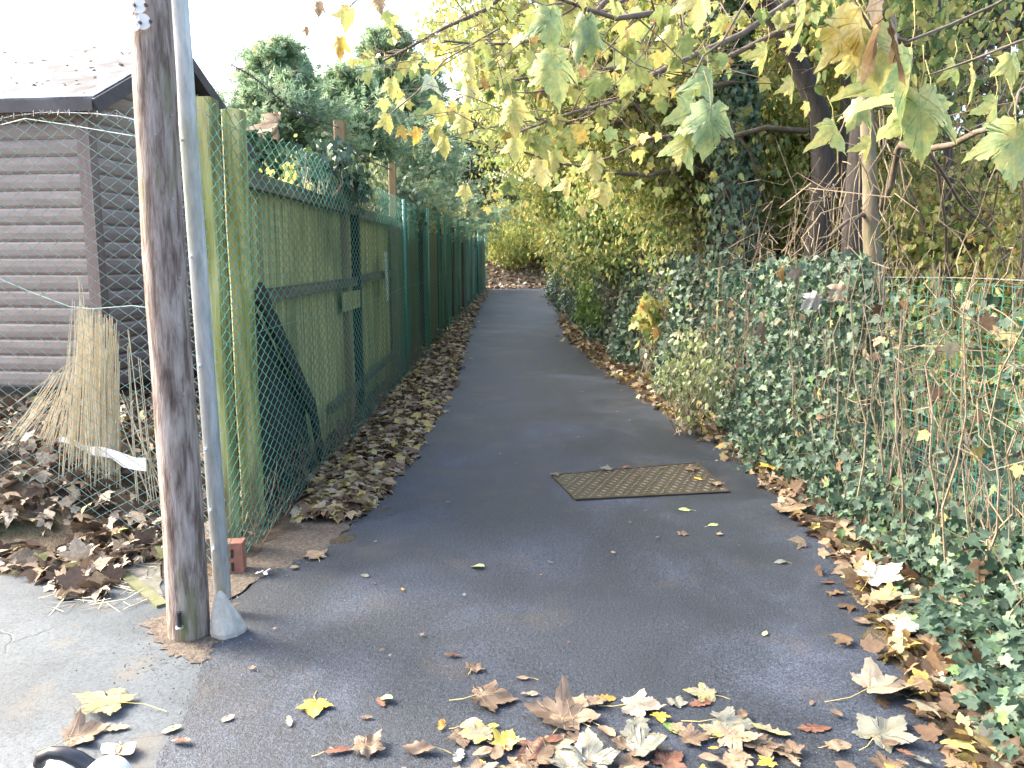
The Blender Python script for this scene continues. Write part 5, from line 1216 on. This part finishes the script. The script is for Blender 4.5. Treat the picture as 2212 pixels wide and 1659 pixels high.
# the biggest near leaves, one mesh each
BIG = [ # u, v(top, at the stalk), Y, px length, yaw, tilt, mat, rnd
 (1190, 22, 3.1, 90, .2, .1, 'sycgreen', .3), (1262, 38, 3.1, 92, -.3, -.25, 'sycgreen', .2), (1198, 118, 3.0, 118, .1, .12, 'sycgreen', .45), (1107, 222, 3.6, 82, -.2, .05, 'syc', .22),
 (1115, 305, 3.6, 58, .3, 0, 'syc', .3), (1530, 152, 2.7, 82, .5, .05, 'sycgreen', .4), (1497, 215, 2.7, 105, 1.0, .2, 'sycgreen', .3), (1535, 232, 2.6, 112, -.1, -.1, 'sycgreen', .25), (1488, 290, 2.7, 90, .7, .1, 'sycgreen', .5),
 (1800, 262, 2.6, 80, .5, .4, 'sycgreen', .6), (1862, 220, 2.6, 66, -.4, -.5, 'sycgreen', .5), (1965, 120, 2.2, 165, .9, .1, 'syc', .05), (1985, 205, 2.2, 150, -.2, .2, 'syc', .08), (2010, 215, 2.3, 120, -.6, -.3, 'sycgreen', .7),
 (2195, 270, 2.1, 140, -.2, 0, 'sycgreen', .5), (2150, 215, 3.0, 70, .6, 0, 'syc', .1), (2185, 120, 2.8, 70, 0, .2, 'syc', .1), (1850, 20, 2.0, 150, .4, .55, 'syc', .5), (1795, 60, 2.0, 90, .2, .9, 'syc', .45), (1880, 70, 2.0, 130, -.2, .3, 'syc', .4),
 (1738, -30, 2.0, 140, 1.35, .1, 'syc', .15), (1720, -20, 2.2, 95, 1.3, .1, 'syc', .9), (1905, -20, 1.9, 200, 1.25, -.05, 'syc', .93), (1930, 60, 1.9, 130, 1.2, .15, 'syc', .85), (1510, -25, 2.4, 90, .3, .15, 'syc', .5),
 (733, 82, 4.2, 52, .1, 0, 'syc', .7), (757, 20, 4.0, 60, .8, -.2, 'syc', .4), (688, 5, 4.4, 38, .3, 0, 'syc', .9), (665, 60, 4.6, 22, .8, 0, 'syc', .95), (815, -10, 4.2, 50, .2, .2, 'syc', .9), (845, 172, 4.6, 48, .2, .1, 'syc', .6),
 (838, 250, 4.8, 46, .6, .2, 'syc', .62), (866, 275, 4.8, 36, .3, .4, 'syc', .8), (905, 280, 5.0, 40, .7, -.2, 'syc', .8), (930, 165, 4.6, 58, .9, .5, 'sycgreen', .8), (958, 225, 4.6, 60, .9, 0, 'syc', .62), (980, 225, 4.6, 52, 1.2, 0, 'syc', .4),
 (1003, 250, 4.4, 62, .2, 0, 'syc', .35), (1015, 120, 4.5, 60, .4, .1, 'syc', .4), (1010, 175, 4.5, 62, -.2, 0, 'syc', .45), (960, 300, 5.0, 50, .3, .1, 'syc', .65), (1170, 350, 5.0, 60, .3, .1, 'syc', .5), (1190, 330, 5.0, 50, -.5, .1, 'syc', .2),
 (1350, 115, 4.2, 48, 1.0, .2, 'syc', .12), (1455, 62, 4.0, 50, .2, -.2, 'syc', .4), (1285, 335, 5.4, 62, .1, .1, 'syc', .3), (1310, 400, 5.6, 52, .3, 0, 'syc', .35), (1230, 390, 6, 44, .6, 0, 'syc', .45),
 (1005, 405, 7, 42, .2, 0, 'syc', .3), (1880, 300, 3.0, 50, .8, .1, 'syc', .35), (1655, 100, 3.4, 60, 1.0, .1, 'syc', .3), (1710, 170, 3.4, 50, .9, .3, 'syc', .35), (2100, 150, 2.6, 80, 1.1, .2, 'syc', .2), (2060, 130, 2.6, 60, .8, .5, 'syc', .1)]
big_rng = random.Random(5)
for (u, v, Y, px, yaw, tilt, mt, rv_) in BIG:
    p = W(u, v, Y); L = px / FPX * depth(p) * (.84 if u < 1120 else .95)
    Yv = Vector((math.sin(tilt), -.10, -math.cos(tilt))).normalized(); Zv = Vector((math.sin(yaw), -math.cos(yaw), .25)); Zv = (Zv - Yv * Zv.dot(Yv)).normalized(); Xv = Yv.cross(Zv)
    kk = ('g' if rv_ < .42 else 'gy') if mt == 'sycgreen' else ('gy' if rv_ < .2 else 'y' if rv_ < .42 else 'p' if rv_ < .52 else 'y' if rv_ < .66 else 'yo' if rv_ < .84 else 'b')
    if mt == 'sycgreen' and rv_ == .8: kk = 'w'
    lf = put_leaf('leaf', 'syc', int(u * 7 + v), p, Xv, Yv, Zv, L, BL[kk], M['vein'] if kk != 'b' else M['veinb'], sy, asp=.80 + .08 * math.sin(u), vr=.0045, side=big_rng.uniform(.5, 1.1) if abs(yaw) < 1.05 else .1, tipb=big_rng.uniform(-.1, .5), wave=.035)
    m = MB(); up = p + Vector((big_rng.uniform(-.03, .03), .02, L * .75)); m.tube([p, (p + up) / 2 + Vector((.008, 0, 0)), up], [.0012, .0012, .0015], 4, False)
    s_ = m.obj('stalk', M['stalk'], lf)
# twigs that carry the near leaves on the right and the left
m = MB()
for l in ([(1300, -60, 3.2), (1230, -30, 3.1), (1190, -10, 3.1), (1150, 0, 3.1)], [(1650, -60, 2.9), (1600, 20, 2.8), (1560, 90, 2.7), (1520, 120, 2.7), (1495, 170, 2.7)],
          [(2300, -80, 2.2), (2150, 10, 2.3), (2050, 55, 2.2), (1960, 90, 2.1), (1880, 60, 2.0), (1840, -10, 2.0)], [(2300, 60, 2.3), (2200, 90, 2.3), (2100, 130, 2.4), (2000, 165, 2.3)], [(2260, 150, 2.3), (2200, 200, 2.2), (2190, 250, 2.1)],
          [(1000, -120, 4.4), (880, -40, 4.3), (780, -10, 4.2), (740, 30, 4.2), (733, 70, 4.2)], [(1080, 60, 5), (960, 130, 4.8), (900, 200, 4.8), (850, 240, 4.8), (838, 250, 4.8)], [(1200, 190, 4.2), (1150, 200, 3.9), (1107, 200, 3.6)],
          [(1980, 240, 3), (1900, 230, 2.8), (1830, 245, 2.7), (1800, 255, 2.6)], [(1250, 300, 5.4), (1150, 310, 5.1), (1080, 320, 5), (1000, 300, 5.0), (960, 290, 5), (905, 275, 5)]):
    m = MB(); m.tube(pts3(l), [.006] + [.004] * (len(l) - 2) + [.002], 5, False); m.obj('twig', M['twig'], sy, smooth=True)
# a white leaf and a few others caught on the ivy
for (u, v, Y, px, yaw, tilt, c, lab) in [(1765, 640, 5.15, 44, -.1, -.9, 'white', 'white dead leaf caught on the ivy near the top of the hedge'), (1690, 580, 5.6, 36, .9, .1, 'orange', 'orange-brown leaf hanging on top of the hedge'),
                                       (1720, 580, 5.5, 38, .2, .1, 'tan', 'pale brown leaf hanging beside the orange-brown one'), (1648, 700, 5.7, 48, .9, .1, 'tan', 'long buff leaf hanging in the middle of the hedge'), (1840, 620, 5.0, 50, -.3, -.9, 'tan', 'buff leaf caught below the top wire'),
                                       (1505, 265, 0, 0, 0, 0, '', '')]:
    if not c: continue
    p = W(u, v, Y); p.x = min(p.x, fr(p.y) - .22); p = Vector((p.x, p.y, p.z)); L = px / FPX * depth(p); t = thing('caught_leaf', lab, 'leaf', p)
    Yv = Vector((math.sin(tilt), -.1, -math.cos(tilt))).normalized(); Zv = Vector((math.sin(yaw), -math.cos(yaw), .3)); Zv = (Zv - Yv * Zv.dot(Yv)).normalized()
    put_leaf('blade', 'syc', int(u), p, Yv.cross(Zv), Yv, Zv, L, LC[c], M['veinb'], t, asp=.8, side=.25, tipb=.1, wave=.05)
    m = MB(); m.tube([p, p + Vector((-math.sin(tilt) * L * .5, 0, math.cos(tilt) * L * .5))], .0015, 4, False); m.obj('stalk', M['stalk'], t)
p = W(603, 250, 4.9); t = thing('caught_leaf', 'crumpled brown leaf caught on top of the chain-link', 'leaf', p)
put_leaf('blade', 'syc', 3, p, (.5, .8, 0), (.1, -.1, -1), (.8, -.5, 0), .15, LC['tan'], M['veinb'], t, asp=.5, side=2.2, wave=.1)

# ================================================================== BLACK HANDLE, BOTTOM LEFT
hp = W(150, 1650, 1.0)
t = thing('handlebar', 'white housing with a curved black handle at the bottom left corner', 'handlebar', (hp.x, hp.y, 0))
m = MB(); m.tube([W(84, 1652, 1.0), W(90, 1634, 1.0), W(110, 1626, 1.0), W(140, 1628, 1.0), W(170, 1640, 1.0), W(200, 1662, 1.0), W(215, 1690, 1.0)], [.0085, .009, .0085, .0095, .0105, .0115, .012], 12); m.obj('handle', M['black'], t, smooth=True)
def dome(c, rx, ry, rz, mat, name):
    vv = []; ff = []; nu, nv = 24, 10
    for j in range(nv + 1):
        ph = math.pi / 2 * j / nv
        for i in range(nu):
            a = 2 * math.pi * i / nu; vv.append((c.x + rx * math.cos(ph) * math.cos(a), c.y + ry * math.cos(ph) * math.sin(a), c.z + rz * math.sin(ph)))
    for j in range(nv):
        for i in range(nu): ff.append((j * nu + i, j * nu + (i + 1) % nu, (j + 1) * nu + (i + 1) % nu, (j + 1) * nu + i))
    ff.append(tuple(range(nu))[::-1]); mk(name, vv, ff, M[mat], t, smooth=True)
c = W(115, 1700, 1.03); dome(c, .045, .05, .045, 'white', 'housing'); c2 = W(228, 1695, .98); dome(c2, .032, .04, .035, 'white', 'housing')
m = MB(); m.tube([(hp.x, hp.y - .02, 0), (hp.x, hp.y, c.z - .01)], .022, 12); m.obj('stem', M['black'], t)
m = MB(); m.tube([(c.x - .02, c.y, c.z - .0), (c2.x + .02, c2.y, c2.z)], .016, 12); m.obj('bar', M['black'], t)
